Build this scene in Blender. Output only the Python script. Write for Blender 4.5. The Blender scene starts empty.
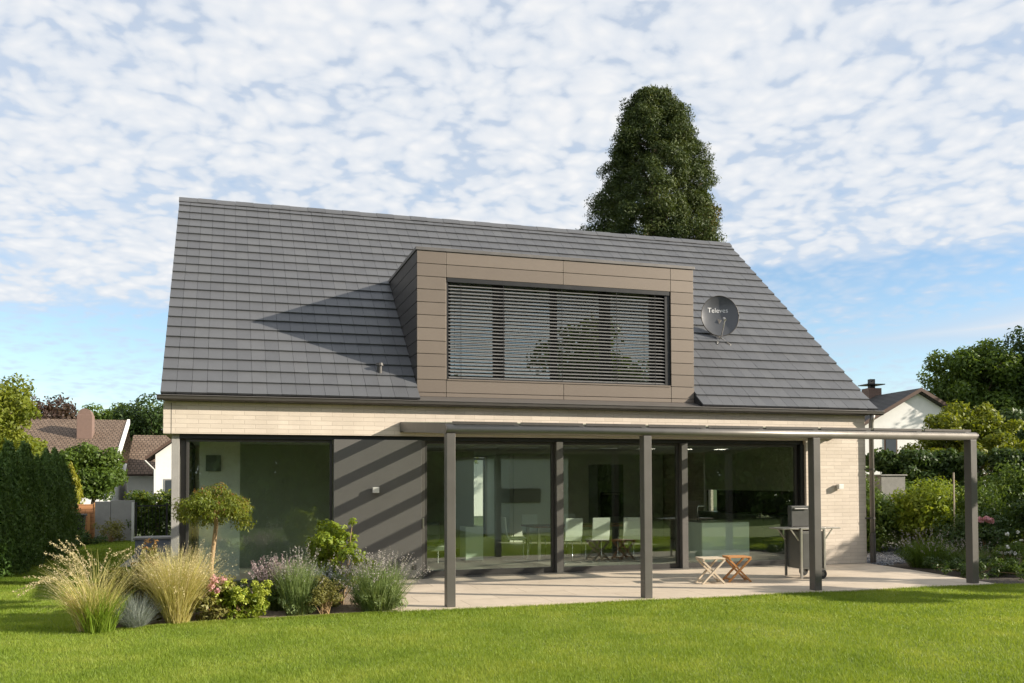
import bpy, math, random
import numpy as np
from mathutils import Vector, Matrix
R = math.radians
scene = bpy.context.scene
COL = scene.collection
random.seed(7)
def rng_(s): return np.random.default_rng(s)

# ------------------------------------------------------------------ materials
def nt(name):
    m = bpy.data.materials.new(name); m.use_nodes = True
    t = m.node_tree; t.nodes.clear()
    out = t.nodes.new('ShaderNodeOutputMaterial')
    return m, t, out
def N(t, kind, **kw):
    n = t.nodes.new(kind)
    for k, v in kw.items():
        if k.startswith('i_'): n.inputs[k[2:].replace('_', ' ')].default_value = v
        else: setattr(n, k, v)
    return n
def ramp(t, stops):
    r = t.nodes.new('ShaderNodeValToRGB'); e = r.color_ramp.elements
    while len(e) < len(stops): e.new(0.5)
    for i, (p, c) in enumerate(stops):
        e[i].position = p; e[i].color = (*c, 1)
    return r
def mat(name, c, rough=.6, var=.12, scale=6., metal=0., bump=0., bscale=60., spec=.5, fine=None, stretch=(1, 1, 1), coat=0.):
    """a solid material with low frequency mottling and a fine bump"""
    m, t, out = nt(name)
    b = N(t, 'ShaderNodeBsdfPrincipled'); b.inputs['Roughness'].default_value = rough
    b.inputs['Metallic'].default_value = metal; b.inputs['Specular IOR Level'].default_value = spec
    b.inputs['Coat Weight'].default_value = coat
    tc = N(t, 'ShaderNodeTexCoord'); mp = N(t, 'ShaderNodeMapping'); mp.inputs['Scale'].default_value = stretch
    t.links.new(tc.outputs['Object'], mp.inputs['Vector'])
    n1 = N(t, 'ShaderNodeTexNoise', i_Scale=scale, i_Detail=6., i_Roughness=.65)
    t.links.new(mp.outputs[0], n1.inputs['Vector'])
    c = np.array(c)
    r = ramp(t, [(.3, tuple(np.clip(c * (1 - var), 0, 1))), (.7, tuple(np.clip(c * (1 + var), 0, 1)))])
    t.links.new(n1.outputs['Fac'], r.inputs['Fac']); t.links.new(r.outputs[0], b.inputs['Base Color'])
    rr = N(t, 'ShaderNodeMapRange'); rr.inputs['To Min'].default_value = max(0, rough - .08); rr.inputs['To Max'].default_value = min(1, rough + .08)
    t.links.new(n1.outputs['Fac'], rr.inputs['Value']); t.links.new(rr.outputs[0], b.inputs['Roughness'])
    if bump:
        n2 = N(t, 'ShaderNodeTexNoise', i_Scale=bscale, i_Detail=4.)
        t.links.new(mp.outputs[0], n2.inputs['Vector'])
        bp = N(t, 'ShaderNodeBump', i_Strength=bump, i_Distance=.01)
        t.links.new(n2.outputs['Fac'], bp.inputs['Height']); t.links.new(bp.outputs[0], b.inputs['Normal'])
    t.links.new(b.outputs[0], out.inputs[0])
    return m
def island_mat(name, cols, rough=.6, spec=.4, metal=0., noise=.15, nscale=30., bump=.0, bscale=80.):
    """each loose piece of the mesh gets its own tone"""
    m, t, out = nt(name)
    b = N(t, 'ShaderNodeBsdfPrincipled', i_Roughness=rough, i_Metallic=metal); b.inputs['Specular IOR Level'].default_value = spec
    g = N(t, 'ShaderNodeNewGeometry')
    r = ramp(t, [(i / (len(cols) - 1), c) for i, c in enumerate(cols)])
    t.links.new(g.outputs['Random Per Island'], r.inputs['Fac'])
    tc = N(t, 'ShaderNodeTexCoord'); n1 = N(t, 'ShaderNodeTexNoise', i_Scale=nscale, i_Detail=5.)
    t.links.new(tc.outputs['Object'], n1.inputs['Vector'])
    mr = N(t, 'ShaderNodeMapRange'); mr.inputs['To Min'].default_value = 1 - noise; mr.inputs['To Max'].default_value = 1 + noise
    t.links.new(n1.outputs['Fac'], mr.inputs['Value'])
    mx = N(t, 'ShaderNodeMix', data_type='RGBA', blend_type='MULTIPLY'); mx.inputs['Factor'].default_value = 1
    t.links.new(r.outputs[0], mx.inputs['A']); t.links.new(mr.outputs[0], mx.inputs['B'])
    t.links.new(mx.outputs['Result'], b.inputs['Base Color'])
    if bump:
        n2 = N(t, 'ShaderNodeTexNoise', i_Scale=bscale, i_Detail=4.)
        t.links.new(tc.outputs['Object'], n2.inputs['Vector'])
        bp = N(t, 'ShaderNodeBump', i_Strength=bump, i_Distance=.01)
        t.links.new(n2.outputs['Fac'], bp.inputs['Height']); t.links.new(bp.outputs[0], b.inputs['Normal'])
    t.links.new(b.outputs[0], out.inputs[0])
    return m
def leafmat(name, cols, trans=.35, rough=.5, spec=.35, nscale=.8, tint=(1.25, 1.15, .55), mixw=.55, nd=3.):
    m, t, out = nt(name)
    b = N(t, 'ShaderNodeBsdfPrincipled', i_Roughness=rough); b.inputs['Specular IOR Level'].default_value = spec
    g = N(t, 'ShaderNodeNewGeometry')
    tc = N(t, 'ShaderNodeTexCoord'); n1 = N(t, 'ShaderNodeTexNoise', i_Scale=nscale, i_Detail=nd, i_Roughness=.6)
    t.links.new(tc.outputs['Object'], n1.inputs['Vector'])
    ad = N(t, 'ShaderNodeMath', operation='MULTIPLY_ADD'); ad.inputs[1].default_value = mixw
    t.links.new(g.outputs['Random Per Island'], ad.inputs[0])
    mr = N(t, 'ShaderNodeMapRange'); mr.inputs['From Min'].default_value = .3; mr.inputs['From Max'].default_value = .7; mr.inputs['To Max'].default_value = 1 - mixw
    t.links.new(n1.outputs['Fac'], mr.inputs['Value']); t.links.new(mr.outputs[0], ad.inputs[2])
    r = ramp(t, [(i / (len(cols) - 1), c) for i, c in enumerate(cols)])
    t.links.new(ad.outputs[0], r.inputs['Fac']); t.links.new(r.outputs[0], b.inputs['Base Color'])
    tr = N(t, 'ShaderNodeBsdfTranslucent')
    mx = N(t, 'ShaderNodeMix', data_type='RGBA', blend_type='MULTIPLY'); mx.inputs['Factor'].default_value = 1
    mx.inputs['B'].default_value = (*tint, 1)
    t.links.new(r.outputs[0], mx.inputs['A']); t.links.new(mx.outputs['Result'], tr.inputs['Color'])
    ms = N(t, 'ShaderNodeMixShader'); ms.inputs[0].default_value = trans
    t.links.new(b.outputs[0], ms.inputs[1]); t.links.new(tr.outputs[0], ms.inputs[2])
    t.links.new(ms.outputs[0], out.inputs[0])
    return m
def glassmat(name, tint, refl=.12, rough=0.0):
    """thin architectural glazing: tinted see-through layer under a Fresnel reflection"""
    m, t, out = nt(name)
    tr = N(t, 'ShaderNodeBsdfTransparent'); tr.inputs[0].default_value = (*tint, 1)
    gl = N(t, 'ShaderNodeBsdfGlossy', i_Roughness=rough); gl.inputs[0].default_value = (.92, 1, .97, 1)
    fr = N(t, 'ShaderNodeFresnel', i_IOR=1.5)
    ge = N(t, 'ShaderNodeNewGeometry'); io = N(t, 'ShaderNodeMapRange'); io.inputs['To Min'].default_value = 1.5; io.inputs['To Max'].default_value = 1 / 1.5
    t.links.new(ge.outputs['Backfacing'], io.inputs['Value']); t.links.new(io.outputs[0], fr.inputs['IOR'])   # same curve from both faces of the pane
    ad = N(t, 'ShaderNodeMath', operation='MULTIPLY_ADD'); ad.inputs[1].default_value = 1.0; ad.inputs[2].default_value = refl; ad.use_clamp = True
    t.links.new(fr.outputs[0], ad.inputs[0])
    ms = N(t, 'ShaderNodeMixShader')
    t.links.new(ad.outputs[0], ms.inputs[0]); t.links.new(tr.outputs[0], ms.inputs[1]); t.links.new(gl.outputs[0], ms.inputs[2])
    t.links.new(ms.outputs[0], out.inputs[0])
    return m
def brickmat(name, c1, c2, mortar, bw, bh, ms=.006, bump=.4, rough=.85, axes='xz', squash_noise=.1, off=.5):
    m, t, out = nt(name)
    b = N(t, 'ShaderNodeBsdfPrincipled', i_Roughness=rough); b.inputs['Specular IOR Level'].default_value = .25
    tc = N(t, 'ShaderNodeTexCoord'); s = N(t, 'ShaderNodeSeparateXYZ'); cmb = N(t, 'ShaderNodeCombineXYZ')
    t.links.new(tc.outputs['Object'], s.inputs[0])
    if axes == 'xz':
        a = N(t, 'ShaderNodeMath', operation='ADD'); t.links.new(s.outputs[0], a.inputs[0]); t.links.new(s.outputs[1], a.inputs[1])
        t.links.new(a.outputs[0], cmb.inputs[0]); t.links.new(s.outputs[2], cmb.inputs[1])
    else:
        t.links.new(s.outputs[0], cmb.inputs[0]); t.links.new(s.outputs[1], cmb.inputs[1])
    br = N(t, 'ShaderNodeTexBrick', i_Scale=1., i_Mortar_Size=ms, i_Mortar_Smooth=.3, i_Bias=0., i_Brick_Width=bw, i_Row_Height=bh)
    br.offset = off
    br.inputs['Color1'].default_value = (*c1, 1); br.inputs['Color2'].default_value = (*c2, 1); br.inputs['Mortar'].default_value = (*mortar, 1)
    t.links.new(cmb.outputs[0], br.inputs['Vector'])
    n1 = N(t, 'ShaderNodeTexNoise', i_Scale=2.2, i_Detail=8., i_Roughness=.7); t.links.new(tc.outputs['Object'], n1.inputs['Vector'])
    mr = N(t, 'ShaderNodeMapRange'); mr.inputs['From Min'].default_value = .25; mr.inputs['From Max'].default_value = .75
    mr.inputs['To Min'].default_value = 1 - squash_noise; mr.inputs['To Max'].default_value = 1 + squash_noise
    t.links.new(n1.outputs['Fac'], mr.inputs['Value'])
    mx = N(t, 'ShaderNodeMix', data_type='RGBA', blend_type='MULTIPLY'); mx.inputs['Factor'].default_value = 1
    t.links.new(br.outputs['Color'], mx.inputs['A']); t.links.new(mr.outputs[0], mx.inputs['B'])
    t.links.new(mx.outputs['Result'], b.inputs['Base Color'])
    n2 = N(t, 'ShaderNodeTexNoise', i_Scale=70., i_Detail=3.); t.links.new(tc.outputs['Object'], n2.inputs['Vector'])
    sb = N(t, 'ShaderNodeMath', operation='MULTIPLY_ADD'); sb.inputs[1].default_value = -1.; t.links.new(br.outputs['Fac'], sb.inputs[0])
    n2m = N(t, 'ShaderNodeMath', operation='MULTIPLY'); n2m.inputs[1].default_value = .35; t.links.new(n2.outputs['Fac'], n2m.inputs[0])
    t.links.new(n2m.outputs[0], sb.inputs[2])
    bp = N(t, 'ShaderNodeBump', i_Strength=bump, i_Distance=.008); t.links.new(sb.outputs[0], bp.inputs['Height']); t.links.new(bp.outputs[0], b.inputs['Normal'])
    t.links.new(b.outputs[0], out.inputs[0])
    return m

M = {}
M['brick'] = brickmat('pale brick', (.56, .49, .408), (.63, .555, .467), (.50, .435, .36), .36, .074, .006, .5)
M['tile'] = island_mat('roof tile', [(.088, .091, .097), (.096, .099, .105), (.105, .108, .113)], rough=.5, spec=.45, noise=.13, nscale=3.5, bump=.15, bscale=120)
M['deck'] = mat('roof deck', (.03, .03, .03), .9)
M['metal'] = mat('dark grey metal', (.085, .078, .072), .42, .06, 5, .35)
M['metal_l'] = mat('mid grey aluminium', (.20, .185, .165), .4, .06, 5, .5)
M['post'] = mat('powder coated aluminium', (.108, .101, .092), .45, .05, 4, .2)
M['frame'] = mat('window frame grey', (.050, .047, .043), .42, .06, 5, .1)
M['frame_l'] = mat('window post grey', (.112, .105, .096), .45, .05, 5, .1)
M['panel'] = mat('grey brown panel', (.100, .096, .089), .5, .04, 3, .0)
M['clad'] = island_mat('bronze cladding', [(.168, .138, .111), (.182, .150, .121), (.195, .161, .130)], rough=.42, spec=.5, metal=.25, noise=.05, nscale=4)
M['side'] = mat('shade deepened cladding', (.055, .050, .047), .45, .05, 4, .2)  # darker than the front boards, deepening shade on the side faces
M['clad_d'] = mat('cladding backing', (.03, .025, .02), .8)
M['coping'] = mat('grey coping sheet', (.16, .15, .14), .4, .06, 4, .5)
M['black'] = mat('black frame', (.012, .012, .012), .4, .1)
M['slat'] = mat('blind slat aluminium', (.27, .27, .265), .38, .05, 8, .4)
M['glass'] = glassmat('green tinted glazing', (.93, .965, .93), .062)
M['glass_up'] = glassmat('upper glazing', (.6, .63, .61), .2)
M['glass_roof'] = glassmat('pergola roof glass', (.95, .97, .95), .02)
M['terrace'] = brickmat('pale terrace slabs', (.54, .455, .355), (.59, .50, .395), (.33, .27, .21), 1.2, .6, .006, .15, .7, 'xy', .13)
M['soil'] = mat('sandy soil', (.24, .18, .125), .95, .4, 22, 0, .8, 60)
M['shaded_soil'] = mat('dark mulch', (.055, .042, .03), .95, .45, 22, 0, .8, 60)  # soil colour darkened to carry the shade over the right bed
M['gravel_m'] = island_mat('grey gravel', [(.16, .17, .19), (.26, .27, .29), (.36, .36, .37)], .8)
M['lawn_m'] = mat('turf', (.17, .21, .035), .95, .3, 3, 0, .6, 90)
M['ground_m'] = mat('ground', (.07, .095, .022), .95, .3, .5, 0, .4, 20)
M['wood'] = mat('pale weathered wood', (.58, .49, .37), .6, .15, 12, stretch=(1, 8, 8))
M['wood_o'] = mat('orange teak', (.52, .25, .09), .5, .15, 12, stretch=(1, 8, 8))
M['fence_o'] = brickmat('orange fence boards', (.42, .20, .09), (.50, .25, .12), (.14, .07, .03), 9., .12, .006, .4, .7, 'xz')
M['white'] = mat('white render', (.78, .77, .74), .85, .05, 3, 0, .3, 50)
M['white_d'] = mat('white wall paint', (.62, .66, .63), .7, .03, 3)
M['int_wall'] = mat('interior wall', (.70, .72, .64), .8, .04, 2)
M['int_dark'] = mat('dark kitchen front', (.13, .15, .13), .35, .05, 3)
M['int_green'] = mat('olive cupboard', (.46, .49, .36), .4, .05, 3)
M['int_reflect'] = mat('wall in pane reflection tone', (.36, .39, .30), .7, .05, 3)  # olive tone puts the left window's reflection into the wall colour
M['int_floor'] = mat('dark floor', (.30, .29, .26), .45, .1, 3)
M['island'] = mat('pale sage lacquer', (.80, .90, .80), .4, .03, 3)
M['chair'] = mat('white leather', (.88, .90, .84), .45, .03, 5)
M['chrome'] = mat('chrome', (.7, .7, .7), .15, .03, 5, 1.)
M['table'] = mat('brown table wood', (.22, .10, .05), .4, .15, 8)
M['bbq'] = mat('grey steel', (.17, .168, .158), .4, .06, 5, .55)
M['bbq_d'] = mat('dark grey enamel', (.09, .09, .085), .4, .06, 5, .2)
M['steel'] = mat('brushed steel', (.52, .50, .47), .3, .06, 5, .8)
M['rubber'] = mat('black rubber', (.02, .02, .02), .7)
M['dish'] = mat('graphite dish lacquer', (.085, .088, .095), .33, .05, 4, .15, coat=.2)
M['letters'] = mat('white lettering', (.75, .75, .75), .6)
M['lamp_w'] = mat('silver lamp housing', (.66, .65, .62), .4, .04, 5, .3)
M['conc'] = mat('grey concrete', (.30, .29, .27), .8, .12, 3, 0, .3, 40)
M['conc_d'] = mat('weathered concrete', (.19, .185, .165), .85, .25, 5, 0, .3, 40)
M['conc_l'] = mat('blue grey stone', (.20, .22, .27), .8, .15, 3, 0, .3, 40)
M['r_tile'] = brickmat('brown clay tiles', (.150, .105, .075), (.20, .145, .105), (.055, .04, .03), .25, .3, .03, .8, .8, 'xy', .25)
M['r_dark'] = brickmat('dark tiles', (.055, .052, .05), (.075, .07, .066), (.025, .024, .023), .3, .33, .03, .6, .7, 'xy', .2)
M['brownwood'] = mat('brown stained board', (.09, .052, .036), .7, .15, 6)
M['chim'] = mat('brown clad chimney', (.19, .125, .10), .8, .1, 6)
M['wglass'] = mat('far window glass', (.05, .06, .07), .1, .1, 3)
M['bin'] = mat('black plastic', (.015, .015, .016), .5)
M['bark'] = mat('bark', (.13, .095, .065), .9, .3, 14, 0, .8, 30, stretch=(1, 1, .25))
M['bark_y'] = mat('pale bark', (.34, .23, .12), .8, .25, 14, 0, .5, 40, stretch=(1, 1, .3))
M['bamboo'] = mat('pale stake wood', (.42, .36, .27), .7, .2, 10)
# foliage
M['lf_thuja'] = leafmat('thuja sprays', [(.055, .110, .022), (.105, .185, .038), (.18, .26, .052)], .2, .55)
M['lf_seq'] = leafmat('sequoia sprays', [(.026, .048, .015), (.062, .092, .024), (.125, .150, .042)], .22, .6)
M['lf_seq_b'] = leafmat('browned sprays', [(.10, .075, .025), (.15, .105, .035)], .2, .6)
M['lf_yel'] = leafmat('yellow green leaves', [(.10, .14, .014), (.17, .21, .022), (.25, .27, .035)], .4)
M['lf_mid'] = leafmat('mid green leaves', [(.055, .10, .016), (.095, .155, .025), (.15, .21, .038)], .38)
M['lf_dark'] = leafmat('dark green leaves', [(.028, .056, .014), (.052, .094, .022), (.085, .132, .032)], .3)
M['lf_purple'] = leafmat('purple leaves', [(.055, .035, .030), (.085, .055, .042), (.11, .08, .05)], .3)
M['lf_gold'] = leafmat('golden conifer', [(.16, .17, .014), (.25, .25, .02), (.32, .31, .04)], .3)
M['lf_maple'] = leafmat('maple leaves', [(.10, .15, .018), (.18, .22, .03), (.27, .24, .05)], .45)
M['lf_maple_r'] = leafmat('reddening maple leaves', [(.22, .12, .04), (.30, .17, .06)], .4)
M['lf_euph'] = leafmat('lime bracts', [(.30, .38, .05), (.42, .48, .08), (.52, .55, .12)], .35)
M['lf_shrub'] = leafmat('lime green leaves', [(.13, .20, .018), (.22, .29, .03), (.33, .38, .055)], .42)
M['lf_olive'] = leafmat('olive leaves', [(.12, .13, .04), (.22, .215, .065), (.33, .30, .10)], .35)
M['lf_grey'] = leafmat('grey green leaves', [(.12, .18, .055), (.20, .27, .10), (.29, .35, .16)], .3)
M['lf_bluegrey'] = leafmat('blue grey stems', [(.10, .12, .13), (.17, .19, .20), (.24, .25, .26)], .25, tint=(1, 1, .9))
M['fl_pink'] = leafmat('pink petals', [(.60, .30, .33), (.75, .45, .46)], .3, tint=(1.1, .9, .9))
M['fl_mauve'] = leafmat('mauve spikes', [(.28, .20, .22), (.40, .31, .31), (.50, .42, .40)], .3, tint=(1, .95, 1))
M['fl_lav'] = leafmat('dry lavender heads', [(.25, .23, .22), (.36, .33, .31), (.46, .42, .38)], .3, tint=(1, .95, 1))
M['fl_white'] = leafmat('white petals', [(.75, .75, .70), (.85, .85, .80)], .3, tint=(1, 1, 1))
M['gr_straw'] = leafmat('straw grass', [(.48, .41, .22), (.64, .55, .33), (.78, .68, .45)], .4, tint=(1.1, 1.05, .8))
M['gr_gold'] = leafmat('golden grass', [(.34, .36, .11), (.56, .51, .19), (.74, .64, .32)], .4, tint=(1.1, 1.05, .7))
M['gr_green'] = leafmat('bright grass', [(.13, .21, .02), (.20, .30, .035), (.28, .36, .06)], .4)
M['gr_blue'] = leafmat('blue fescue', [(.22, .27, .25), (.34, .38, .35), (.46, .48, .44)], .3, tint=(1, 1, .95))
M['turf_b'] = leafmat('turf blades', [(.150, .236, .028), (.238, .328, .044), (.38, .425, .095)], .45, .5, .3, nscale=1.1, mixw=.38, nd=6.)

# ------------------------------------------------------------------ objects
ORG = {}
def origin(o): return ORG.get(o.name, Vector((0, 0, 0)))
def tag(o, label=None, cat=None, group=None, kind=None):
    if label: o['label'] = label
    if cat: o['category'] = cat
    if group: o['group'] = group
    if kind: o['kind'] = kind
    return o
def thing(name, loc, label, cat, group=None, rz=0., local=False):
    o = bpy.data.objects.new(name, None); COL.objects.link(o); o.empty_display_size = .2
    o.location = loc; o.rotation_euler = (0, 0, rz)
    ORG[o.name] = Vector((0, 0, 0)) if local else Vector(loc)
    return tag(o, label, cat, group)
def link(name, me, m, parent=None, smooth=False):
    o = bpy.data.objects.new(name, me); COL.objects.link(o)
    if m: me.materials.append(m)
    if parent is not None:
        o.parent = parent; ORG[o.name] = origin(parent)
        if parent.type == 'MESH' or parent.type == 'EMPTY': pass
    if smooth: me.polygons.foreach_set('use_smooth', [True] * len(me.polygons))
    return o
def meshnp(V, F):
    V = np.asarray(V, np.float32).reshape(-1, 3); F = np.asarray(F, np.int32); k = F.shape[1]; m = len(F)
    me = bpy.data.meshes.new('mesh')
    me.vertices.add(len(V)); me.vertices.foreach_set('co', V.ravel())
    me.loops.add(m * k); me.loops.foreach_set('vertex_index', F.ravel())
    me.polygons.add(m); me.polygons.foreach_set('loop_start', np.arange(0, m * k, k, dtype=np.int32))
    me.update(calc_edges=True)
    return me
def npobj(name, V, F, m, parent=None, smooth=False):
    V = np.asarray(V, float).reshape(-1, 3)
    if parent is not None: V = V - np.array(origin(parent))
    return link(name, meshnp(V, F), m, parent, smooth)

class MB:
    def __init__(s): s.v = []; s.f = []
    def add(s, vs, fs):
        n = len(s.v); s.v += [tuple(v) for v in vs]; s.f += [tuple(i + n for i in f) for f in fs]; return s
    def box(s, x0, x1, y0, y1, z0, z1):
        vs = [(x, y, z) for z in (z0, z1) for y in (y0, y1) for x in (x0, x1)]
        return s.add(vs, [(0, 2, 3, 1), (4, 5, 7, 6), (0, 1, 5, 4), (2, 6, 7, 3), (0, 4, 6, 2), (1, 3, 7, 5)])
    def prism(s, pts, axis, a, b):
        """polygon pts extruded along axis ('x': pts=(y,z), 'y': (x,z), 'z': (x,y)) from a to b"""
        def mk(p, t): return {'x': (t, p[0], p[1]), 'y': (p[0], t, p[1]), 'z': (p[0], p[1], t)}[axis]
        n = len(pts); vs = [mk(p, a) for p in pts] + [mk(p, b) for p in pts]
        fs = [tuple(range(n)), tuple(range(2 * n - 1, n - 1, -1))] + [(i, (i + 1) % n + 0, (i + 1) % n + n, i + n)[::-1] for i in range(n)]
        return s.add(vs, fs)
    def tube(s, pts, r, n=8, caps=True):
        pts = [Vector(p) for p in pts]; rs = r if isinstance(r, (list, tuple)) else [r] * len(pts)
        base = len(s.v); prev = None
        for i, p in enumerate(pts):
            d = (pts[min(i + 1, len(pts) - 1)] - pts[max(i - 1, 0)]).normalized()
            if prev is None:
                a = d.orthogonal().normalized()
            else:
                a = (prev - d * prev.dot(d)).normalized()
            prev = a; b = d.cross(a)
            for k in range(n):
                t = 2 * math.pi * k / n
                s.v.append(tuple(p + (a * math.cos(t) + b * math.sin(t)) * rs[i]))
        for i in range(len(pts) - 1):
            for k in range(n):
                s.f.append((base + i * n + k, base + i * n + (k + 1) % n, base + (i + 1) * n + (k + 1) % n, base + (i + 1) * n + k))
        if caps:
            s.f.append(tuple(base + k for k in range(n))[::-1]); e = base + (len(pts) - 1) * n
            s.f.append(tuple(e + k for k in range(n)))
        return s
    def bar(s, p0, p1, w, h, up=(0, 0, 1)):
        p0 = Vector(p0); p1 = Vector(p1); d = (p1 - p0).normalized(); up = Vector(up)
        a = d.cross(up)
        if a.length < 1e-4: a = d.cross(Vector((1, 0, 0)))
        a.normalize(); b = a.cross(d).normalized()
        vs = [p + a * sx * w / 2 + b * sz * h / 2 for p in (p0, p1) for sz in (-1, 1) for sx in (-1, 1)]
        return s.add(vs, [(0, 2, 3, 1), (4, 5, 7, 6), (0, 1, 5, 4), (2, 6, 7, 3), (0, 4, 6, 2), (1, 3, 7, 5)])
    def build(s, name, m, parent=None, bevel=0., smooth=False):
        o0 = origin(parent) if parent is not None else Vector((0, 0, 0))
        me = bpy.data.meshes.new(name); me.from_pydata([tuple(Vector(v) - o0) for v in s.v], [], s.f); me.update()
        import bmesh
        bm = bmesh.new(); bm.from_mesh(me); bmesh.ops.recalc_face_normals(bm, faces=bm.faces); bm.to_mesh(me); bm.free()
        o = link(name, me, m, parent, smooth)
        if bevel:
            b = o.modifiers.new('bevel', 'BEVEL'); b.width = bevel; b.segments = 2; b.limit_method = 'ANGLE'; b.angle_limit = R(40)
        return o
def kids(o): return [c for c in COL.objects if c.parent == o]
def copy_tree(o, loc=None, rz=None, label=None, parent=None):
    c = o.copy(); COL.objects.link(c); ORG[c.name] = origin(o)
    if parent is not None: c.parent = parent
    if loc is not None: c.location = loc
    if rz is not None: c.rotation_euler = (0, 0, rz)
    if label: c['label'] = label
    for ch in kids(o): copy_tree(ch, parent=c)
    return c

# ------------------------------------------------------------------ foliage generators (numpy)
def unit(a): return a / np.maximum(np.linalg.norm(a, axis=-1, keepdims=True), 1e-9)
def leafquads(rng, pos, nrm, size, aspect=.5, updir=None, jit=.35):
    """one folded diamond leaf per position; nrm leaf normal; updir preferred leaf axis"""
    n = len(pos); nrm = unit(nrm)
    ax = rng.normal(size=(n, 3)) if updir is None else updir + rng.normal(size=(n, 3)) * jit
    ax = unit(ax - nrm * (ax * nrm).sum(1, keepdims=True)); sd = np.cross(nrm, ax)
    L = size * rng.uniform(.6, 1.35, (n, 1)); W = L * aspect * .5
    fold = nrm * W * .35
    a = pos - ax * L * .5; c = pos + ax * L * .5 - nrm * L * .12
    b = pos + sd * W + fold; d = pos - sd * W + fold
    V = np.stack([a, b, c, d], 1).reshape(-1, 3); F = np.arange(n * 4).reshape(n, 4)
    return V, F
def cloud(rng, cen, rad, n, size, aspect=.5, shell=.5, up=.35, rand=.8, updir=None, jit=.35):
    """leaves through a set of ellipsoidal clumps, thicker toward their outsides"""
    cen = np.asarray(cen, float); rad = np.asarray(rad, float)
    if rad.ndim == 1: rad = np.repeat(rad[:, None], 3, 1)
    w = (rad.prod(1)) ** (2 / 3); idx = rng.choice(len(cen), n, p=w / w.sum())
    d = unit(rng.normal(size=(n, 3))); u = shell + (1 - shell) * rng.random((n, 1)) ** .6
    u *= rng.uniform(.85, 1.18, (n, 1))
    pos = cen[idx] + d * rad[idx] * u
    nr = d + rng.normal(size=(n, 3)) * rand + np.array([0, 0, up])
    return leafquads(rng, pos, nr, size, aspect, None if updir is None else np.asarray(updir, float) + d * .6, jit)
def clumps(rng, c, r, k, rk, zlo=-1., fill=.75):
    d = unit(rng.normal(size=(k * 3, 3))); d = d[d[:, 2] > zlo][:k]
    s = fill * rng.uniform(.40, 1.12, (len(d), 1))
    cen = np.array(c) + d * np.array(r) * s
    rr = rng.uniform(rk[0], rk[1], (len(d), 1)) * np.array([1, 1, .8])
    return cen, rr
def tuft(rng, base, n, L, th, bend, w, segs=5, rad=.06, az=None, azs=math.pi):
    """curved grass blades fanning out of one base; returns V,F,tips,dirs"""
    a = (rng.uniform(-math.pi, math.pi, n) if az is None else az + rng.normal(size=n) * azs)
    ln = rng.uniform(*L, n); t0 = rng.uniform(*th, n); bd = rng.uniform(*bend, n) * rng.uniform(.4, 1.2, n)
    h = np.stack([np.cos(a), np.sin(a), 0 * a], 1); z = np.array([0, 0, 1.])
    rr = rad * np.sqrt(rng.random(n)); aa = rng.uniform(-math.pi, math.pi, n)
    p = np.array(base, float) + np.stack([rr * np.cos(aa), rr * np.sin(aa), 0 * a], 1) + h * rad * .3
    side = np.stack([-np.sin(a), np.cos(a), 0 * a], 1)
    tw = rng.uniform(-1.2, 1.2, n)[:, None]; side = unit(side * np.cos(tw) + h * np.sin(tw))
    pts = [p]; 
    for k in range(segs):
        f = (k + .5) / segs; ang = t0 + bd * f ** 1.4
        d = h * np.sin(ang)[:, None] + z * np.cos(ang)[:, None]
        p = p + d * (ln / segs)[:, None]; pts.append(p)
    V = []
    for k, q in enumerate(pts):
        ww = w * (1 - (k / segs) ** 2 * .85) * .5
        V += [q - side * ww, q + side * ww]
    V = np.stack(V, 1); m = 2 * (segs + 1)
    F = np.array([[2 * k, 2 * k + 1, 2 * k + 3, 2 * k + 2] for k in range(segs)])
    F = (F[None] + (np.arange(n) * m)[:, None, None]).reshape(-1, 4)
    return V.reshape(-1, 3), F, pts[-1], unit(pts[-1] - pts[-2])
def spikes(rng, tips, dirs, ln, per, size, fat=.25):
    n = len(tips); t = rng.random((n, per, 1)); off = rng.normal(size=(n, per, 3)) * size * fat
    pos = (tips[:, None] - dirs[:, None] * ln * t + off).reshape(-1, 3)
    return leafquads(rng, pos, rng.normal(size=(n * per, 3)), size, .55, np.repeat(dirs, per, 0), .6)

def tree(name, label, base, crown_c, crown_r, k, rk, n, size, lm, cat='tree', group=None, trunk=.18, bark='bark', zlo=-.6, fill=.8, seed=1, up=.35, aspect=.5, limbs=10, lean=(0, 0), shell=.45):
    rng = rng_(seed)
    t = thing(name, base, label, cat, group)
    cen, rr = clumps(rng, crown_c, crown_r, k, rk, zlo, fill)
    V, F = cloud(rng, cen, rr, n, size, aspect, shell=shell, up=up)
    npobj('crown', V, F, M[lm], t)
    b = Vector(base); cc = Vector(crown_c); top = Vector((cc.x, cc.y, cc.z + crown_r[2] * .35))
    mid = b.lerp(top, .5) + Vector((rng.uniform(-.1, .1), rng.uniform(-.1, .1), 0))
    mb = MB().tube([b - Vector((0, 0, .1)), b.lerp(mid, .5), mid, top], [trunk * 1.25, trunk, trunk * .75, trunk * .25], 9)
    for i in range(limbs):
        e = Vector(cen[rng.integers(len(cen))]); s0 = b.lerp(top, rng.uniform(.45, .85))
        m1 = s0.lerp(e, .5) + Vector((0, 0, .1 * (e - s0).length))
        mb.tube([s0, m1, e], [trunk * .35, trunk * .22, trunk * .08], 6)
    mb.build('trunk', M[bark], t, smooth=True)
    return t

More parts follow.
